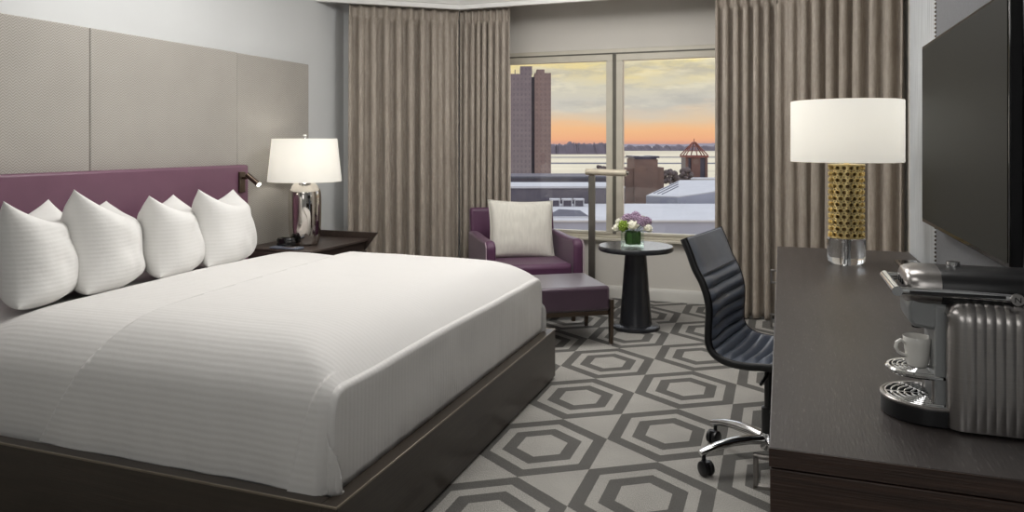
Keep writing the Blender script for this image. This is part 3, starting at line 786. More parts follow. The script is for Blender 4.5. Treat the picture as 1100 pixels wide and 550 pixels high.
MB().lathe([(.0715, .440), (.0775, .440), (.0775, .447), (.012, .449)], n=56, cap=False).build('upper_collar', M['gold'], gl)
MB().lathe([(.012, .447), (.012, .52)], n=18).build('neck', M['gold'], gl)
MB().lathe([(.234, .457), (.235, .46), (.235, .726), (.234, .73), (.2325, .726), (.2325, .46), (.234, .457)], cap=False, n=80).build('lamp_shade', M['shade'], gl, smooth=50)
sp = MB(); sp.tube([(0, 0, .51), (0, 0, .715)], .004)
for a in (20, 140, 260): sp.tube([(0, 0, .712), (.232 * math.cos(R(a)), .232 * math.sin(R(a)), .712)], .0025, n=6)
sp.build('shade_fitting', M['chrome'], gl)
MB().ball((0, 0, .60), (.03, .03, .042)).build('bulb', M['bulb'], gl)

# ------------------------------------------------------------------ television and panel behind it
tp = thing('media_panel', 'dark grey fabric panel with studded edge on the wall behind the television', 'wall panel', (.598, 2.2, .80))
MB().b2(-.030, 0, -1.2, 1.12, 0, 1.60).build('fabric_panel', M['tvpanel'], tp, bevel=.006)
stud = MB()
for k in range(100): stud.ball((-.031, 1.112, .008 + k * .016), .0055, 6, 4)
stud.build('nailhead_trim', M['bronze'], tp)
tv = thing('television', 'large flat television switched off, mounted over the desk on the right wall', 'television', (.498, 2.60, 1.005))
MB().b2(.0, .028, -.575, .575, 0, .66).build('casing', M['blackgloss'], tv, bevel=.003)
MB().b2(-.0015, .001, -.562, .565, .014, .650).build('screen', M['screen'], tv, smooth=0)
MB().b2(.028, .055, -.45, .45, .08, .50).build('back_housing', M['black'], tv, bevel=.01)
MB().b2(.055, .068, -.2, .2, .15, .45).build('wall_bracket', M['black'], tv, bevel=.002)

# ------------------------------------------------------------------ desk chair
CF = math.atan2(-.21, .977)
ch = thing('desk_chair', 'black ribbed leather swivel desk chair on a chrome star base pushed to the desk', 'office chair', (-.05, 3.165, 0), CF)
prof = [(0, .922), (.024, .868), (.048, .806), (.076, .755), (.095, .70), (.101, .65), (.098, .59), (.099, .53), (.114, .492), (.15, .464), (.20, .451), (.26, .449), (.32, .455), (.40, .462), (.46, .458), (.49, .44)]
prof = [(a - .284, z - .004) for a, z in prof]      # back top sits .262 behind the column
def resample(p, n):
    P = [Vector((a, z)) for a, z in p]
    # Catmull-Rom
    out = []
    for i in range(len(P) - 1):
        p0 = P[max(0, i - 1)]; p1 = P[i]; p2 = P[i + 1]; p3 = P[min(len(P) - 1, i + 2)]
        for k in range(12):
            t = k / 12
            out.append(.5 * ((2 * p1) + (p2 - p0) * t + (2 * p0 - 5 * p1 + 4 * p2 - p3) * t * t + (3 * p1 - p0 - 3 * p2 + p3) * t ** 3))
    out.append(P[-1]); L = [0]
    for a, b in zip(out, out[1:]): L.append(L[-1] + (b - a).length)
    res = []; k = 0
    for i in range(n):
        s = L[-1] * i / (n - 1)
        while k < len(L) - 2 and L[k + 1] < s: k += 1
        f = (s - L[k]) / max(1e-9, L[k + 1] - L[k]); res.append(out[k].lerp(out[k + 1], f))
    return res, L[-1]
RS, RL = resample(prof, 340)
def shell(i0, i1, rib0):
    """padded channelled strip between profile samples i0..i1 (closed cross-section)"""
    W = .232; mb = MB(); nw = 15; step = RL / 339
    def fr(i):
        a = RS[max(0, i - 1)]; b = RS[min(339, i + 1)]; t = (b - a).normalized(); return RS[i], Vector((-t.y, t.x))
    def rib(i):
        s = i * step
        if s < .165: return 1.0 if .006 < s < .158 else .25
        u = ((s - .165) / .048) % 1.0
        return max(.0, abs(math.sin(PI * u)) ** .6)
    def f(side):
        def g(k, j):
            i = i0 + j; p, n = fr(i); v = -1 + 2 * k / (nw - 1)
            edge = 1 - abs(v) ** 8
            th = (.004 + .021 * rib(i) * edge) if side > 0 else -.010
            curve = .022 * v * v
            q = p + n * (th + curve * (1 if side > 0 else 1))
            return (q.x, v * W, q.y)
        return g
    mb.grid(nw, i1 - i0, f(1)); mb.grid(nw, i1 - i0, f(-1))
    m_ = nw * (i1 - i0)
    o = 0; fs = []
    for j in range(i1 - i0 - 1):
        for k in (0, nw - 1): fs.append((j * nw + k, (j + 1) * nw + k, m_ + (j + 1) * nw + k, m_ + j * nw + k))
    for j in (0, i1 - i0 - 1):
        for k in range(nw - 1): fs.append((j * nw + k, j * nw + k + 1, m_ + j * nw + k + 1, m_ + j * nw + k))
    mb.f += fs
    return mb
ib = min(range(340), key=lambda i: abs(RS[i].x - (.135 - .284)) + (0 if RS[i].y < .5 else 9))
shell(0, ib + 1, 0).build('backrest', M['leatherblk'], ch, smooth=50)
shell(ib, 340, 0).build('seat', M['leatherblk'], ch, smooth=50)
def flipn():
    pts = []
    for i in range(0, 340, 4):
        a = RS[max(0, i - 1)]; b = RS[min(339, i + 1)]; t = (b - a).normalized(); n = Vector((-t.y, t.x)); pts.append(RS[i] + n * .014)
    return pts
for s_ in (-1, 1):
    MB().tube([(p.x, s_ * .236, p.y) for p in flipn()], .013, n=10, flat=(1.15, .7)).build('side_rail', M['chairedge'], ch, smooth=60)
MB().b2(-.12, .14, -.06, .06, .395, .432).build('seat_mechanism', M['chairedge'], ch, bevel=.01)
MB().tube([(.02, -.05, .41), (.03, -.25, .405)], .006).build('tilt_lever', M['chairedge'], ch)
MB().lathe([(.028, .10), (.028, .24), (.017, .245), (.017, .40)], n=24).build('gas_column', M['chairedge'], ch)
MB().lathe([(.03, .075), (.036, .085), (.036, .125), (.028, .14)], n=28).build('base_hub', M['chrome'], ch)
for k in range(5):
    a = R(213 + 72 * k) - CF
    ca, sa = math.cos(a), math.sin(a)
    pts = [(ca * r, sa * r, z) for r, z in ((.025, .113), (.09, .118), (.16, .115), (.23, .104), (.285, .088), (.30, .083))]
    lg = MB().tube(pts, [.024, .023, .021, .0195, .0175, .015], n=14, flat=(.8, 1.0)).build('leg', M['chrome'], ch, smooth=60)
    x, y = ca * .285, sa * .285
    pa = a + R(100)
    cx, cy = x + .014 * math.cos(pa), y + .014 * math.sin(pa)
    cs = MB(); ax = Vector((-math.sin(pa), math.cos(pa), 0))
    for s_ in (-1, 1):
        c0 = Vector((cx, cy, .029)) + ax * s_ * .006; c1_ = Vector((cx, cy, .029)) + ax * s_ * .024
        cs.tube([c0, c0.lerp(c1_, .25), c0.lerp(c1_, .8), c1_], [.026, .029, .028, .022], n=22)
    cs.tube([(x, y, .035), (x, y, .075)], .008); cs.box((cx, cy, .042), (.03, .022, .03), rz=pa)
    cs.build('caster', M['chairedge'], lg, smooth=45)

# ------------------------------------------------------------------ coffee machine
cm = thing('coffee_machine', 'silver and black capsule coffee machine with ribbed metal side on the desk', 'coffee machine', (.43, 1.68, .76))
cx0, cy0 = .43, 1.68
def cl(mb): mb.v = [(x - cx0, y - cy0, z - .76) for x, y, z in mb.v]; return mb
def ribbed(sgn):
    X0, X1 = .292, .560; nx = 260
    path = [(.0, .766), (.0, .772), (.0, .80), (.0, .85), (.0, .90), (.0, .955)] + [(.035 - .035 * math.cos(R(t)), .968 + .035 * math.sin(R(t))) for t in range(0, 91, 9)] + [(.06, 1.003), (.099, 1.003)]
    def f(i, j):
        x = X0 + (X1 - X0) * (i / (nx - 1)); u, z = path[j]
        rr = .026; ins = 0
        if x < X0 + rr: ins = rr - math.sqrt(max(0, rr * rr - (X0 + rr - x) ** 2))
        rib = 0
        if x > .322 and z > .785 and u < .06: rib =   .0014 * (.5 - .5 * math.cos(2 * PI * (x - .322) / .0155)) ** .4
        nz = 1 if u > .034 else (z - .968) / .035 if z > .968 else 0
        ny = 1 - nz if z > .968 else 1
        y = u + ins * ny + .0 - rib * ny
        zz = z + rib * nz - ins * nz
        return (x, 1.68 + sgn * (-.10 + y), zz)
    return MB().grid(nx, len(path), f)
cl(ribbed(1)).build('ribbed_side', M['steel'], cm, smooth=60)
cl(ribbed(-1)).build('ribbed_side', M['steel'], cm, smooth=60)
cl(MB().b2(  .30, .558, 1.588, 1.772, .764, .99)).build('inner_body', M['black'], cm, bevel=.01)
cl(MB().b2(.276, .304, 1.62, 1.74, .764, .99)).build('front_column', M['greyplastic'], cm, bevel=.004)
# upper body: horizontal rounded barrel
def barrel(xs):
    n = 40; mb = MB(); vs = []; fs = []
    for x, k in xs:
        for i in range(n):
            a = 2 * PI * i / n; c, s_ = math.cos(a), math.sin(a)
            e = .72
            y = math.copysign(abs(c) ** e, c) * .070 * k; z = math.copysign(abs(s_) ** e, s_) * .038 * k
            vs.append((x, 1.68 + y, 1.020 + z))
    for j in range(len(xs) - 1):
        for i in range(n):
            q = (i + 1) % n; fs.append((j * n + i, j * n + q, (j + 1) * n + q, (j + 1) * n + i))
    fs.append(tuple(range(n))); fs.append(tuple(reversed(range(len(vs) - n, len(vs)))))
    return mb.add(vs, fs)
cl(barrel([(.287, .985), (.29, 1.0), (.556, 1.0), (.561, .97)])).build('upper_body', M['black'], cm, smooth=45)
nz = cl(barrel([(.226, .70), (.229, .82), (.236, .92), (.248, .98), (.262, 1.0), (.287, 1.0)])).build('nose_cap', M['steel'], cm, smooth=45)
bt = MB()
for dy in (-.022, 0, .022):
    bt.tube([(.2235, 1.68 + dy, 1.026), (.2285, 1.68 + dy, 1.026)], .0065, n=14)
cl(bt).build('coffee_buttons', M['black'], nz)
hb = MB(); hb.prism([(.232, .955), (.240, .944), (.272, .940), (.30, .945), (.30, 1.0), (.238, 1.0), (.230, .985)], 'y', 1.625, 1.735)
cl(hb).build('brew_head', M['greyplastic'], cm, bevel=.008, seg=3)
cl(MB().lathe([(.009, .932), (.011, .944)], c=(.254, 1.68, 0), n=16)).build('spout', M['black'], cm)
lv = MB()
for yy in (1.592, 1.768):
    lv.tube([(.207, yy, 1.018), (.25, yy, 1.0185), (.33, yy, 1.018), (.40, yy, 1.016)], .0085, n=12, flat=(.9, .6))
lv.tube([(.207, 1.586, 1.018), (.207, 1.774, 1.018)], .0095, n=16)
lv = cl(lv).build('lever', M['chrome'], cm, smooth=50)
for yy in (1.5835, 1.7765):
    cl(MB().tube([(.402, yy - .004, 1.016), (.402, yy + .004, 1.016)], .0105, n=24)).build('lever_pivot', M['steel'], lv, smooth=40)
cl(MB().b2(.228, .385, 1.5858, 1.5875, 1.0150, 1.0205)).build('lever_inlay', M['black'], lv, smooth=0)['label'] = 'dark groove along the chrome lever'
mk = MB()   # monogram on the lever pivot
for p, q in (((-.0042, -.0045), (-.0042, .0045)), ((-.0042, .0045), (.0042, -.0045)), ((.0042, -.0045), (.0042, .0045))):
    mk.tube([(.402 + p[0], 1.5792, 1.016 + p[1]), (.402 + q[0], 1.5792, 1.016 + q[1])], .0009, n=6)
cl(mk).build('monogram', M['black'], lv)
knob = cl(MB().tube([(.318, 1.68, 1.057), (.318, 1.68, 1.0665)], .012, n=20)).build('top_button', M['chrome'], cm, smooth=40)
# drip tray and cup shelf, rounded to the front (-x)
def dtray(xc, r, z0, z1, xb, k=24):
    poly = [(xb, 1.68 + r)] + [(xc + r * math.cos(R(90 + 180 * i / k)), 1.68 + r * math.sin(R(90 + 180 * i / k))) for i in range(k + 1)] + [(xb, 1.68 - r)]
    return MB().prism(poly, 'z', z0, z1)
tray = cl(dtray(.272, .083, .7605, .796, .31)).build('drip_tray', M['black'], cm, bevel=.004, seg=3)
def rim(xc, r, z, xb, rad):
    pts = [(xb, 1.68 + r, z)] + [(xc + r * math.cos(R(90 + 180 * i / 24)), 1.68 + r * math.sin(R(90 + 180 * i / 24)), z) for i in range(25)] + [(xb, 1.68 - r, z)]
    return MB().tube(pts, rad, n=8)
def grate(xc, rs, z, xb, rad):
    mb = MB()
    for r in rs:
        pts = [(xb, 1.68 + r, z)] + [(xc + r * math.cos(R(90 + 180 * i / 20)), 1.68 + r * math.sin(R(90 + 180 * i / 20)), z) for i in range(21)] + [(xb, 1.68 - r, z)]
        mb.tube(pts, rad, n=6)
    R_ = max(rs)
    for a in (120, 180, 240): mb.tube([(xc, 1.68, z), (xc + R_ * math.cos(R(a)), 1.68 + R_ * math.sin(R(a)), z)], rad, n=6)
    return mb
cl(rim(.272, .081, .7965, .306, .004)).build('tray_rim', M['steel'], tray)
cl(grate(.272, (.016, .028, .040, .052, .064,   .075), .7985, .306, .0022)).build('tray_grate', M['chrome'], tray)
shf = cl(dtray(.258, .055, .845, .850, .30)).build('cup_shelf', M['black'], cm, bevel=.001)
cl(rim(.258, .056, .849, .296, .0055)).build('shelf_rim', M['chrome'], shf)
cl(grate(.258, (.012, .021, .030, .039, .048), .8535, .292, .002)).build('shelf_grate', M['chrome'], shf)
for yy in (1.628, 1.732): cl(MB().tube([(.276, yy, .797), (.276, yy, .846)], .0045, n=10)).build('shelf_post', M['steel'], shf)

cp = thing('espresso_cup', 'small white espresso cup with loop handle standing on the coffee machine shelf', 'cup', (.254, 1.675, .8558))
MB().lathe([(0, 0), (.017, 0), (.019, .003), (.0215, .02), (.0245, .045), (.0265, .058), (.0258, .0592), (.0245, .058), (.022, .042), (.018, .012), (.0, .008)], n=40, cap=False).build('bowl', M['porcelain'], cp, smooth=60)
hp = [(-.0232, -.006, .047), (-.031, -.009, .051), (-.038, -.012, .047), (-.040, -.012, .037), (-.036, -.011, .028), (-.028, -.008, .023), (-.0205, -.006, .021)]
MB().tube(hp, .0042, n=10, flat=(.8, 1.2)).build('handle', M['porcelain'], cp)

# ------------------------------------------------------------------ city beyond the window
TH = math.atan(.3625); CT, ST = math.cos(TH), math.sin(TH)
GZ = -40.0
def city(a, d):       # metres right of / ahead along the view over the town
    return (CT * a - ST * d, ST * a + CT * d)
def m_build(name, c1, c2, wx, wz, glass=(52, 50, 58)):
    m, nt, b = nodes(name); s = sep(nt)
    fx_ = mth(nt, 'FRACT', mth(nt, 'MULTIPLY', mth(nt, 'ADD', s[0], s[1]), 1 / wx)); fz = mth(nt, 'FRACT', mth(nt, 'MULTIPLY', s[2], 1 / wz))
    on = mth(nt, 'MULTIPLY', mth(nt, 'GREATER_THAN', fx_, .55), mth(nt, 'GREATER_THAN', fz, .5))
    n = N(nt, 'ShaderNodeTexNoise', Scale=1.0, Detail=2.0); nt.links.new(coords(nt, (.2, .2, .2)), n.inputs['Vector'])
    base = ramp(nt, n.outputs[0], [(.3, lin(c1)), (.7, lin(c2))])
    mx = N(nt, 'ShaderNodeMix', data_type='RGBA'); nt.links.new(on, mx.inputs[0]); nt.links.new(base, mx.inputs[6]); mx.inputs[7].default_value = lin(glass)
    nt.links.new(mx.outputs[2], b.inputs['Base Color']); b.inputs['Roughness'].default_value = .7
    return m
M['tower'] = m_build('tower concrete', (116, 106, 112), (126, 116, 120), 2.2, 2.9, (109, 100, 107))
M['tower2'] = m_build('tower brick', (120, 101, 100), (130, 110, 106), 2.4, 2.9, (112, 95, 95))
M['brown'] = m_build('brown brick', (104, 82, 74), (120, 94, 84), 3.2, 400, (82, 66, 64))
M['clockbrick'] = mat('clock tower brick', (104, 74, 66), .7, var=.1, scale=(.5, .5, .5))
M['darkglass'] = mat('dark facade glass', (58, 56, 74), .35, var=.15, scale=(.4, .4, .4))
M['redsteel'] = mat('red brown steel', (120, 64, 54), .6)
M['warehouse'] = m_build('warehouse wall', (78, 74, 86), (96, 90, 98), 7, 400, (60, 57, 70))
M['snow'] = mat('roof snow', (184, 183, 187), .8, var=.05, scale=(.1, .1, .1))
M['greyroof'] = mat('grey facade', (150, 152, 166), .7, var=.05, scale=(.1, .1, .1))
M['dkroof'] = mat('dark roof', (98, 98, 108), .7, var=.1, scale=(.2, .2, .2))
M['tree'] = mat('bare winter tree', (92, 80, 80), .9, var=.2, scale=(.5, .5, .5))
M['woods'] = mat('distant woods', (92, 82, 92), .95, var=.2, scale=(.02, .02, .02))
M['hills'] = mat('far hazy land', (132, 124, 134), .95, var=.08, scale=(.001, .001, .001))  # distance haze is put into this base colour
def m_ground():
    m, nt, b = nodes('snowy fields'); n = N(nt, 'ShaderNodeTexNoise', Scale=1.0, Detail=4.0); nt.links.new(coords(nt, (.0012, .006, .01)), n.inputs['Vector'])
    nt.links.new(ramp(nt, n.outputs[0], [(.36, lin((172, 158, 138))), (.48, lin((208, 196, 170))), (.7, lin((218, 206, 178)))]), b.inputs['Base Color']); b.inputs['Roughness'].default_value = .9  # sunset warmth on the snow is put into these colours
    return m
M['ground'] = m_ground()
def cbox(name, a0, a1, d0, d1, z0, z1, m, parent=None, org=None, bevel=0):
    """box on the town axes; local to org=(a,d)"""
    oa, od = org if org else ((a0 + a1) / 2, (d0 + d1) / 2)
    mb = MB().b2(a0 - oa, a1 - oa, d0 - od, d1 - od, z0 - GZ, z1 - GZ)
    if parent: return mb.build(name, m, parent, smooth=0)
    x, y = city(oa, od); return mb.build(name, m, loc=(x, y, GZ), rz=TH, smooth=0)
def cthing(name, label, cat, a, d, group=None):
    x, y = city(a, d); return thing(name, label, cat, (x, y, GZ), TH, group)
x, y = city(0, 5000)
struct(MB().b2(-6000, 6000, -4900, 9000, -1, 0).build('ground_outside', M['ground'], loc=(x, y, GZ), rz=TH, smooth=0))
# far ridge
def ridge(a0, a1, d, h, n, seed, thick):
    mb = MB(); vs = []; fs = []
    for i in range(n + 1):
        a = a0 + (a1 - a0) * i / n; hh = h * (.75 + .5 * noise.noise(Vector((i * .13, seed, 0))) + .25 * noise.noise(Vector((i * .9, seed, 3))))
        vs += [(a, -thick, 0), (a, -thick * .4, hh * .8), (a, thick * .3, hh), (a, thick, 0)]
    for i in range(n):
        for k in range(3): fs.append((i * 4 + k, i * 4 + k + 1, i * 4 + 4 + k + 1, i * 4 + 4 + k))
    return mb.add(vs, fs)
x, y = city(0, 9000)
struct(ridge(-5000, 6000, 0, 44, 200, 2, 500).build('hills_outside', M['hills'], loc=(x, y, GZ), rz=TH, smooth=60))
x, y = city(0, 2900)
tag(ridge(-600, 420, 0, 54, 260, 5, 90).build('woods', M['woods'], loc=(x, y, GZ), rz=TH, smooth=60), 'dark band of bare woods beyond the snowy field, right of the tall tower', 'woods', kind='stuff')
x, y = city(0, 4200)
tag(ridge(500, 1300, 0, 34, 200, 9, 120).build('woods', M['woods'], loc=(x, y, GZ), rz=TH, smooth=60), 'thin far band of bare woods on the horizon above the brown building', 'woods', kind='stuff')

tw = cthing('tower_block', 'tall twin-slab tower block standing left in the window view', 'tower', 12, 425)
O = (12, 425)
cbox('left_slab', -4, 11.0, 420, 440, GZ, 40.5, M['tower'], tw, O)
cbox('recess', 11.0, 12.8, 423, 440, GZ, 39, M['darkglass'], tw, O)
cbox('right_slab', 12.8, 22.0, 420, 440, GZ, 41.0, M['tower2'], tw, O)
cbox('roof_plant', 4.6, 11.4, 422, 436, 40.5, 45.0, M['tower'], tw, O)
cbox('roof_plant', 14.0, 18.4, 422, 436, 41.0, 43.2, M['tower2'], tw, O)
mm = MB().tube([(1.7 - 12, -3, 40.5 - GZ), (1.7 - 12, -3, 43 - GZ)], .25, n=6).build('mast', M['dkroof'], tw)

O = (8, 320); wb = cthing('warehouse', 'long dark low building directly below the snowy field', 'building', *O)
cbox('wall', -30, 45, 305, 335, GZ, -12.2, M['warehouse'], wb, O)
cbox('roof_edge', -30, 45, 304.6, 305, -13.0, -12.2, M['dkroof'], wb, O)
O = (5, 278); wc = cthing('warehouse', 'dark building with a thin snowy roof edge behind the rooftop units', 'building', *O)
cbox('wall', -30, 40, 264, 292, GZ, -14.6, M['warehouse'], wc, O)
cbox('snowy_roof', -30, 40, 263.5, 292, -14.6, -13.9, M['snow'], wc, O)
O = (30, 232); ar = cthing('arena', 'large low building with a broad flat snow covered roof', 'building', *O)
cbox('wall', -40, 95, 206, 262, GZ, -20.4, M['greyroof'], ar, O)
cbox('snowy_roof', -40, 95, 205.5, 262, -20.4, -19.9, M['snow'], ar, O)
# rooftop units
for k, (a, w_) in enumerate(((14.5, 3.2), (18.6, 3.2), (22.6, 3.2))):
    u = cthing('rooftop_unit', ('leftmost of the three pale rooftop ventilation units on the snowy roof', 'middle of the three pale rooftop ventilation units on the snowy roof', 'rightmost of the three pale rooftop ventilation units on the snowy roof')[k], 'ventilation unit', a, 252, 'rooftop ventilation units')
    cbox('housing', a - w_ / 2, a + w_ / 2, 250.5, 253.5, -19.9, -17.9, M['warehouse'], u, (a, 252))
    for s_ in (-1, 1): cbox('post', a + s_ * w_ * .46 - .15, a + s_ * w_ * .46 + .15, 250, 250.4, -19.9, -17.3, M['snow'], u, (a, 252))
    cbox('top_cover', a - w_ * .55, a + w_ * .55, 250, 254, -17.9, -17.4, M['snow'], u, (a, 252))
O = (17, 214); sk = cthing('roof_lantern', 'dark low pitched roof lantern on the snowy roof below the ventilation units', 'roof lantern', *O)
mb = MB(); z = -19.9 - GZ
mb.add([(-7.5, -2.5, z), (5.5, -2.5, z), (5.5, 2.5, z), (-7.5, 2.5, z), (-3.5, 0, z + 2.3), (2.5, 0, z + 2.0)], [(0, 1, 5, 4), (1, 2, 5), (2, 3, 4, 5), (3, 0, 4), (0, 3, 2, 1)])
mb.build('glazed_roof', M['dkroof'], sk, smooth=0)
cbox('curb', 9.2, 22.8, 211.2, 216.8, -19.9, -19.5, M['snow'], sk, O)
# sloping snowy roof on the right
O = (80, 290); sl = cthing('sloped_hall', 'hall with a white sloping roof falling to the left, right of the brown building', 'building', *O)
T = [(-28.7, -5, 20.9), (-8.4, 28, 25.2), (19.4, 28, 25.4), (3.7, -22, 25.2), (-20.8, -24, 21.9)]   # roof corners, local
mb = MB(); n = len(T); mb.add(T + [(a, d, 0) for a, d, z in T], [tuple(range(n))] + [(i, (i + 1) % n, n + (i + 1) % n, n + i) for i in range(n)] + [tuple(reversed(range(n, 2 * n)))])
mb.build('wall', M['greyroof'], sl, smooth=0)
mb = MB(); mb.add(T + [(a, d, z + .4) for a, d, z in T], [tuple(reversed(range(n)))] + [(i, (i + 1) % n, n + (i + 1) % n, n + i) for i in range(n)] + [tuple(range(n, 2 * n))])
mb.build('snowy_roof', M['snow'], sl, smooth=0)
for k in range(3):
    f = .10 + .16 * k
    p0 = Vector(T[0]).lerp(Vector(T[4]), f); p1 = Vector(T[1]).lerp(Vector(T[4]), f)
    a_ = p0.lerp(p1, .15); b_2 = p0.lerp(p1, .95)
    MB().tube([(a_.x, a_.y, a_.z + .5), (b_2.x, b_2.y, b_2.z + .5)], .22, n=6).build('roof_seam', M['dkroof'], sl)
for a0, a1, d0, nm in ((-60, 420, 1500, 'road_outside'), (-200, 900, 2150, 'dyke_outside')):
    x, y = city((a0 + a1) / 2, d0)
    struct(MB().prism([(-9, 0), (-5, 2.2), (5, 2.2), (9, 0)], 'x', -(a1 - a0) / 2, (a1 - a0) / 2).build(nm, M['dkroof'], loc=(x, y, GZ), rz=TH + .015, smooth=0))
# brown building
O = (59, 340); br = cthing('brick_building', 'brown stepped brick building in the middle of the right window', 'building', *O)
cbox('central_block', 54, 64.4, 329, 350, GZ, -5.8, M['brown'], br, O)
cbox('side_wing', 50.3, 54, 330, 349, GZ, -9.8, M['brown'], br, O)
cbox('side_wing', 64.4, 67.3, 330, 349, GZ, -9.4, M['brown'], br, O)
cbox('crown', 54.4, 64, 329.5, 349.5, -5.8, -4.5, M['darkglass'], br, O)
cbox('crown_overhang', 53.6, 56.2, 328.4, 350.6, -5.2, -4.3, M['darkglass'], br, O); cbox('crown_overhang', 62.2, 65, 328.4, 350.6, -5.2, -4.3, M['darkglass'], br, O)
# clock tower
O = (95.6, 391); ct = cthing('clock_tower', 'brown clock tower topped by an open red pyramid frame at the right window edge', 'tower', *O)
cbox('shaft', 92.6, 97.2, 384.5, 397, GZ, -5.6, M['clockbrick'], ct, O)
for a0, a1 in ((90.2, 92.6), (97.2, 100.6)): cbox('glass_side', a0, a1, 385.6, 397, GZ, -6.2, M['darkglass'], ct, O)
cbox('cornice', 89.6, 101.4, 384, 397.6, -6.0, -5.0, M['redsteel'], ct, O)
for a in (89.9, 99.9): cbox('corner_pier', a, a + 1.2, 384.7, 386.2, GZ, -5.6, M['clockbrick'], ct, O)
z0, z1 = -5.0 - GZ, 1.9 - GZ
base = [(-5.8, -6.6), (0, -6.6), (5.6, -6.6), (5.6, 0), (5.6, 6.4), (0, 6.4), (-5.8, 6.4), (-5.8, 0)]
for bx, by in base: MB().tube([(bx, by, z0), (bx * .1, by * .1, z1)], .3, n=6).build('pyramid_rib', M['redsteel'], ct)
for k_ in (.35, .68):
    MB().tube([(bx * (1 - k_ * .9), by * (1 - k_ * .9), z0 + (z1 - z0) * k_) for bx, by in base], .22, n=6, closed=True).build('pyramid_ring', M['redsteel'], ct)
MB().tube([(0, 0, z1 - .3), (0, 0, z1 + 1.8)], .2, n=6).build('spire', M['redsteel'], ct)
MB().tube([(-.7, -6.7, -8.2 - GZ), (-.7, -6.45, -8.2 - GZ)], 1.5, n=28).build('clock_face', M['brown'], ct)
# trees
def tree(a, d, r, h, label, seed):
    t = cthing('bare_tree', label, 'tree', a, d, 'bare winter trees in the town'); rr = random.Random(seed)
    MB().tube([(0, 0, 0), (0, 0, h * .5)], [r * .12, r * .06], n=7).build('trunk', M['tree'], t)
    mb = MB()
    for k in range(34):
        u, v = rr.uniform(0, 2 * PI), rr.uniform(-.6, 1); q = math.sqrt(max(0, 1 - v * v)) * rr.uniform(.4, 1)
        mb.ball((q * math.cos(u) * r, q * math.sin(u) * r, h - r + v * r * .8), r * rr.uniform(.18, .34), 7, 5)
    mb.build('crown', M['tree'], t)
tree(49, 412, 4.6, 29.5, 'round bare tree beside the window mullion above the floor lamp head', 1)
tree(75.5, 357, 4.2, 29, 'broad bare tree just right of the brown building', 2)
tree(84.2, 361, 4.0, 29.5, 'bare tree midway between the brown building and the clock tower', 3)
tree(107, 385, 3.8, 25, 'bare tree right of the clock tower by the curtain', 5)
O = (92, 372); lb = cthing('low_building', 'dark low building with pale roof edge under the clock tower', 'building', *O)
cbox('wall', 80, 130, 367, 379, GZ, -16.6, M['warehouse'], lb, O); cbox('roof_edge', 80, 130, 366.5, 379, -16.6, -16.0, M['snow'], lb, O)

# ------------------------------------------------------------------ sky
wd = bpy.data.worlds.new('dusk sky'); sc.world = wd; wd.use_nodes = True; nt = wd.node_tree
bg = nt.nodes['Background']
tc = N(nt, 'ShaderNodeTexCoord'); sx = N(nt, 'ShaderNodeSeparateXYZ'); nt.links.new(tc.outputs['Generated'], sx.inputs[0])
zz = sx.outputs[2]
mp = N(nt, 'ShaderNodeMapping'); mp.inputs['Scale'].default_value = (5, 5, 26); nt.links.new(tc.outputs['Generated'], mp.inputs['Vector'])
cn = N(nt, 'ShaderNodeTexNoise', Scale=1.6, Detail=5.0, Roughness=.55); nt.links.new(mp.outputs[0], cn.inputs['Vector'])
dz = mth(nt, 'MULTIPLY', mth(nt, 'SUBTRACT', cn.outputs[0], .5), .055)
zw = mth(nt, 'ADD', zz, mth(nt, 'MULTIPLY', dz, mth(nt, 'MINIMUM', mth(nt, 'MULTIPLY', mth(nt, 'MAXIMUM', zz, 0.0), 20.0), 1.0)))
fac = mth(nt, 'MULTIPLY', zw, 1 / .4)
def zs(y): return (154 - y) / 800 / .4
sky = ramp(nt, fac, [(0.0, lin((226, 166, 146))), (zs(150), lin((252, 184, 140))), (zs(139), lin((255, 198, 146))), (zs(129), lin((238, 208, 174))), (zs(112), lin((216, 210, 198))), (zs(92), lin((226, 218, 196))),
                     (zs(76), lin((246, 226, 166))), (zs(62), lin((254, 236, 168))), (.36, (2.3, 2.36, 2.5, 1)), (.66, (1.9, 2.0, 2.2, 1)), (1.0, (1.5, 1.6, 1.8, 1))])
def cloud(loc, scale, lo, hi):
    m2 = N(nt, 'ShaderNodeMapping'); m2.inputs['Scale'].default_value = scale; m2.inputs['Location'].default_value = loc
    nt.links.new(tc.outputs['Generated'], m2.inputs['Vector'])
    n2 = N(nt, 'ShaderNodeTexNoise', Scale=1.0, Detail=5.0, Roughness=.6); nt.links.new(m2.outputs[0], n2.inputs['Vector'])
    return ramp(nt, n2.outputs[0], [(lo, (0, 0, 0, 1)), (hi, (1, 1, 1, 1))])
lowk = mth(nt, 'MINIMUM', mth(nt, 'MULTIPLY', mth(nt, 'MAXIMUM', mth(nt, 'SUBTRACT', zz, .035), 0.0), 50.0), 1.0)
def blend(base, f, colour):
    mx = N(nt, 'ShaderNodeMix', data_type='RGBA'); nt.links.new(f, mx.inputs[0]); nt.links.new(base, mx.inputs[6]); mx.inputs[7].default_value = colour
    return mx.outputs[2]
sky = blend(sky, mth(nt, 'MULTIPLY', mth(nt, 'MULTIPLY', cloud((3, 1, 2), (11, 11, 44), .46, .62), .7), lowk), lin((192, 188, 180)))
sky = blend(sky, mth(nt, 'MULTIPLY', mth(nt, 'MULTIPLY', cloud((7, 4, 9), (14, 14, 70), .52, .68), .6), lowk), lin((255, 244, 214)))
nt.links.new(sky, bg.inputs[0]); bg.inputs[1].default_value = 1.0

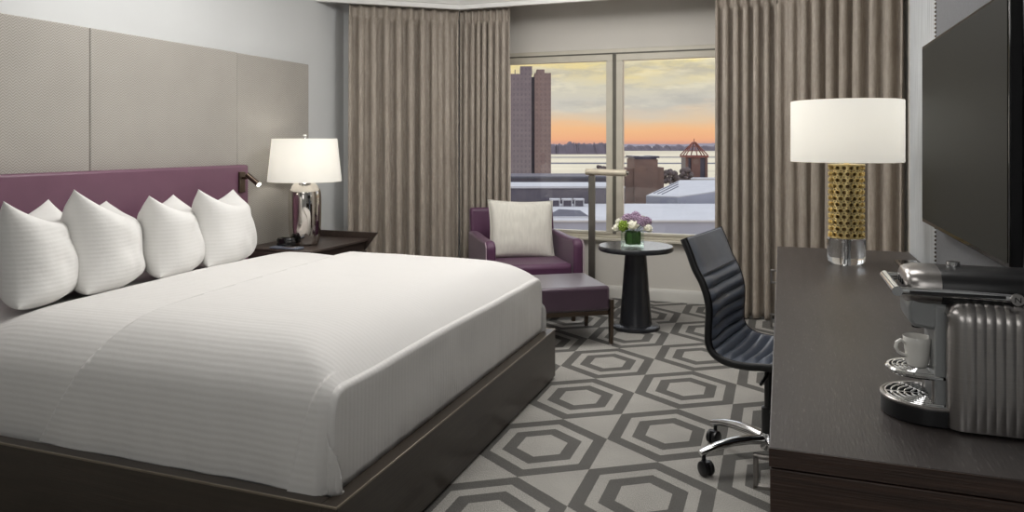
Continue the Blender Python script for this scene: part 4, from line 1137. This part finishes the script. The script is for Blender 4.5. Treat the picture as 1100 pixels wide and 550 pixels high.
# ------------------------------------------------------------------ lights
def area(name, loc, size, e, col=(1, .97, .93), rot=(0, 0, 0), sy=None, spread=None):
    l = bpy.data.lights.new(name, 'AREA'); l.energy = e; l.color = col; l.size = size
    if sy: l.shape = 'RECTANGLE'; l.size_y = sy
    if spread: l.spread = spread
    o = bpy.data.objects.new(name, l); COL.objects.link(o); o.location = loc; o.rotation_euler = rot; return o
def point(name, loc, e, r, col):
    l = bpy.data.lights.new(name, 'POINT'); l.energy = e; l.color = col; l.shadow_soft_size = r
    o = bpy.data.objects.new(name, l); COL.objects.link(o); o.location = loc; return o
area('ceiling_fill_over_bed', (-2.2, 3.0, 2.70), 1.4, 22, (1, .975, .95))  # unseen soft fill added under the ceiling to light the bed
area('ceiling_fill_camera_end', (-1.2, .3, 2.70), 1.2, 11, (1, .98, .96))  # added fill over the camera end of the room, no fixture
area('ceiling_fill_window', (-1.1, 4.4, 2.70), 1.2, 21, (1, .98, .96))  # added overhead fill for the window end, no fixture
point('point_fill_bed', (-2.2, 3.0, 2.58), 13, .12, (1, .98, .96))  # unseen point fill added to lift the upper walls by the bed
point('point_fill_window', (-1.2, 4.3, 2.58), 26, .12, (1, .98, .96))  # unseen point fill added to brighten the window wall
area('ceiling_fill_desk', (-.2, 2.6, 2.70), .9, 11, (1, .98, .96))  # added fill for the coffee machine highlight and the bed foot
area('rear_fill', (-.15, -2.1, 1.8), 1.2, 10, (1, .985, .97), (R(90), 0, 0), 1.5)  # fill light added behind the camera, brightens surfaces that face it
point('bedside_bulb_light', (-3.10, 4.35, 1.19), 3.6, .04, (1, .955, .9))
point('desk_bulb_light', (.272, 3.66, 1.36), 3.2, .04, (1, .955, .9))
l = bpy.data.lights.new('reading_spot', 'SPOT'); l.energy = 2.0; l.spot_size = R(80); l.spot_blend = .8; l.color = (1, .9, .75); l.shadow_soft_size = .012
o = bpy.data.objects.new('reading_spot', l); COL.objects.link(o); o.location = (-3.18, 3.977, 1.027); o.rotation_euler = Vector((.137 - .052, .0165, -.069)).to_track_quat('-Z', 'Y').to_euler()

# ------------------------------------------------------------------ camera
cam = bpy.data.cameras.new('camera'); cam.sensor_fit = 'HORIZONTAL'; cam.sensor_width = 36; cam.lens = 800 / 1100 * 36
cam.shift_y = -(275 - 154) / 1100; cam.clip_start = .05; cam.clip_end = 30000
co = bpy.data.objects.new('camera', cam); COL.objects.link(co); co.location = (0, 0, 1.3); co.rotation_euler = (R(90), 0, TH)
sc.camera = co
sc.view_settings.view_transform = 'Standard'; sc.view_settings.look = 'None'; sc.view_settings.exposure = 0; sc.view_settings.gamma = 1
sc.view_settings.use_curve_mapping = False
sc.cycles.use_denoising = True
sc.cycles.max_bounces = 10; sc.cycles.transparent_max_bounces = 12; sc.cycles.sample_clamp_indirect = 6
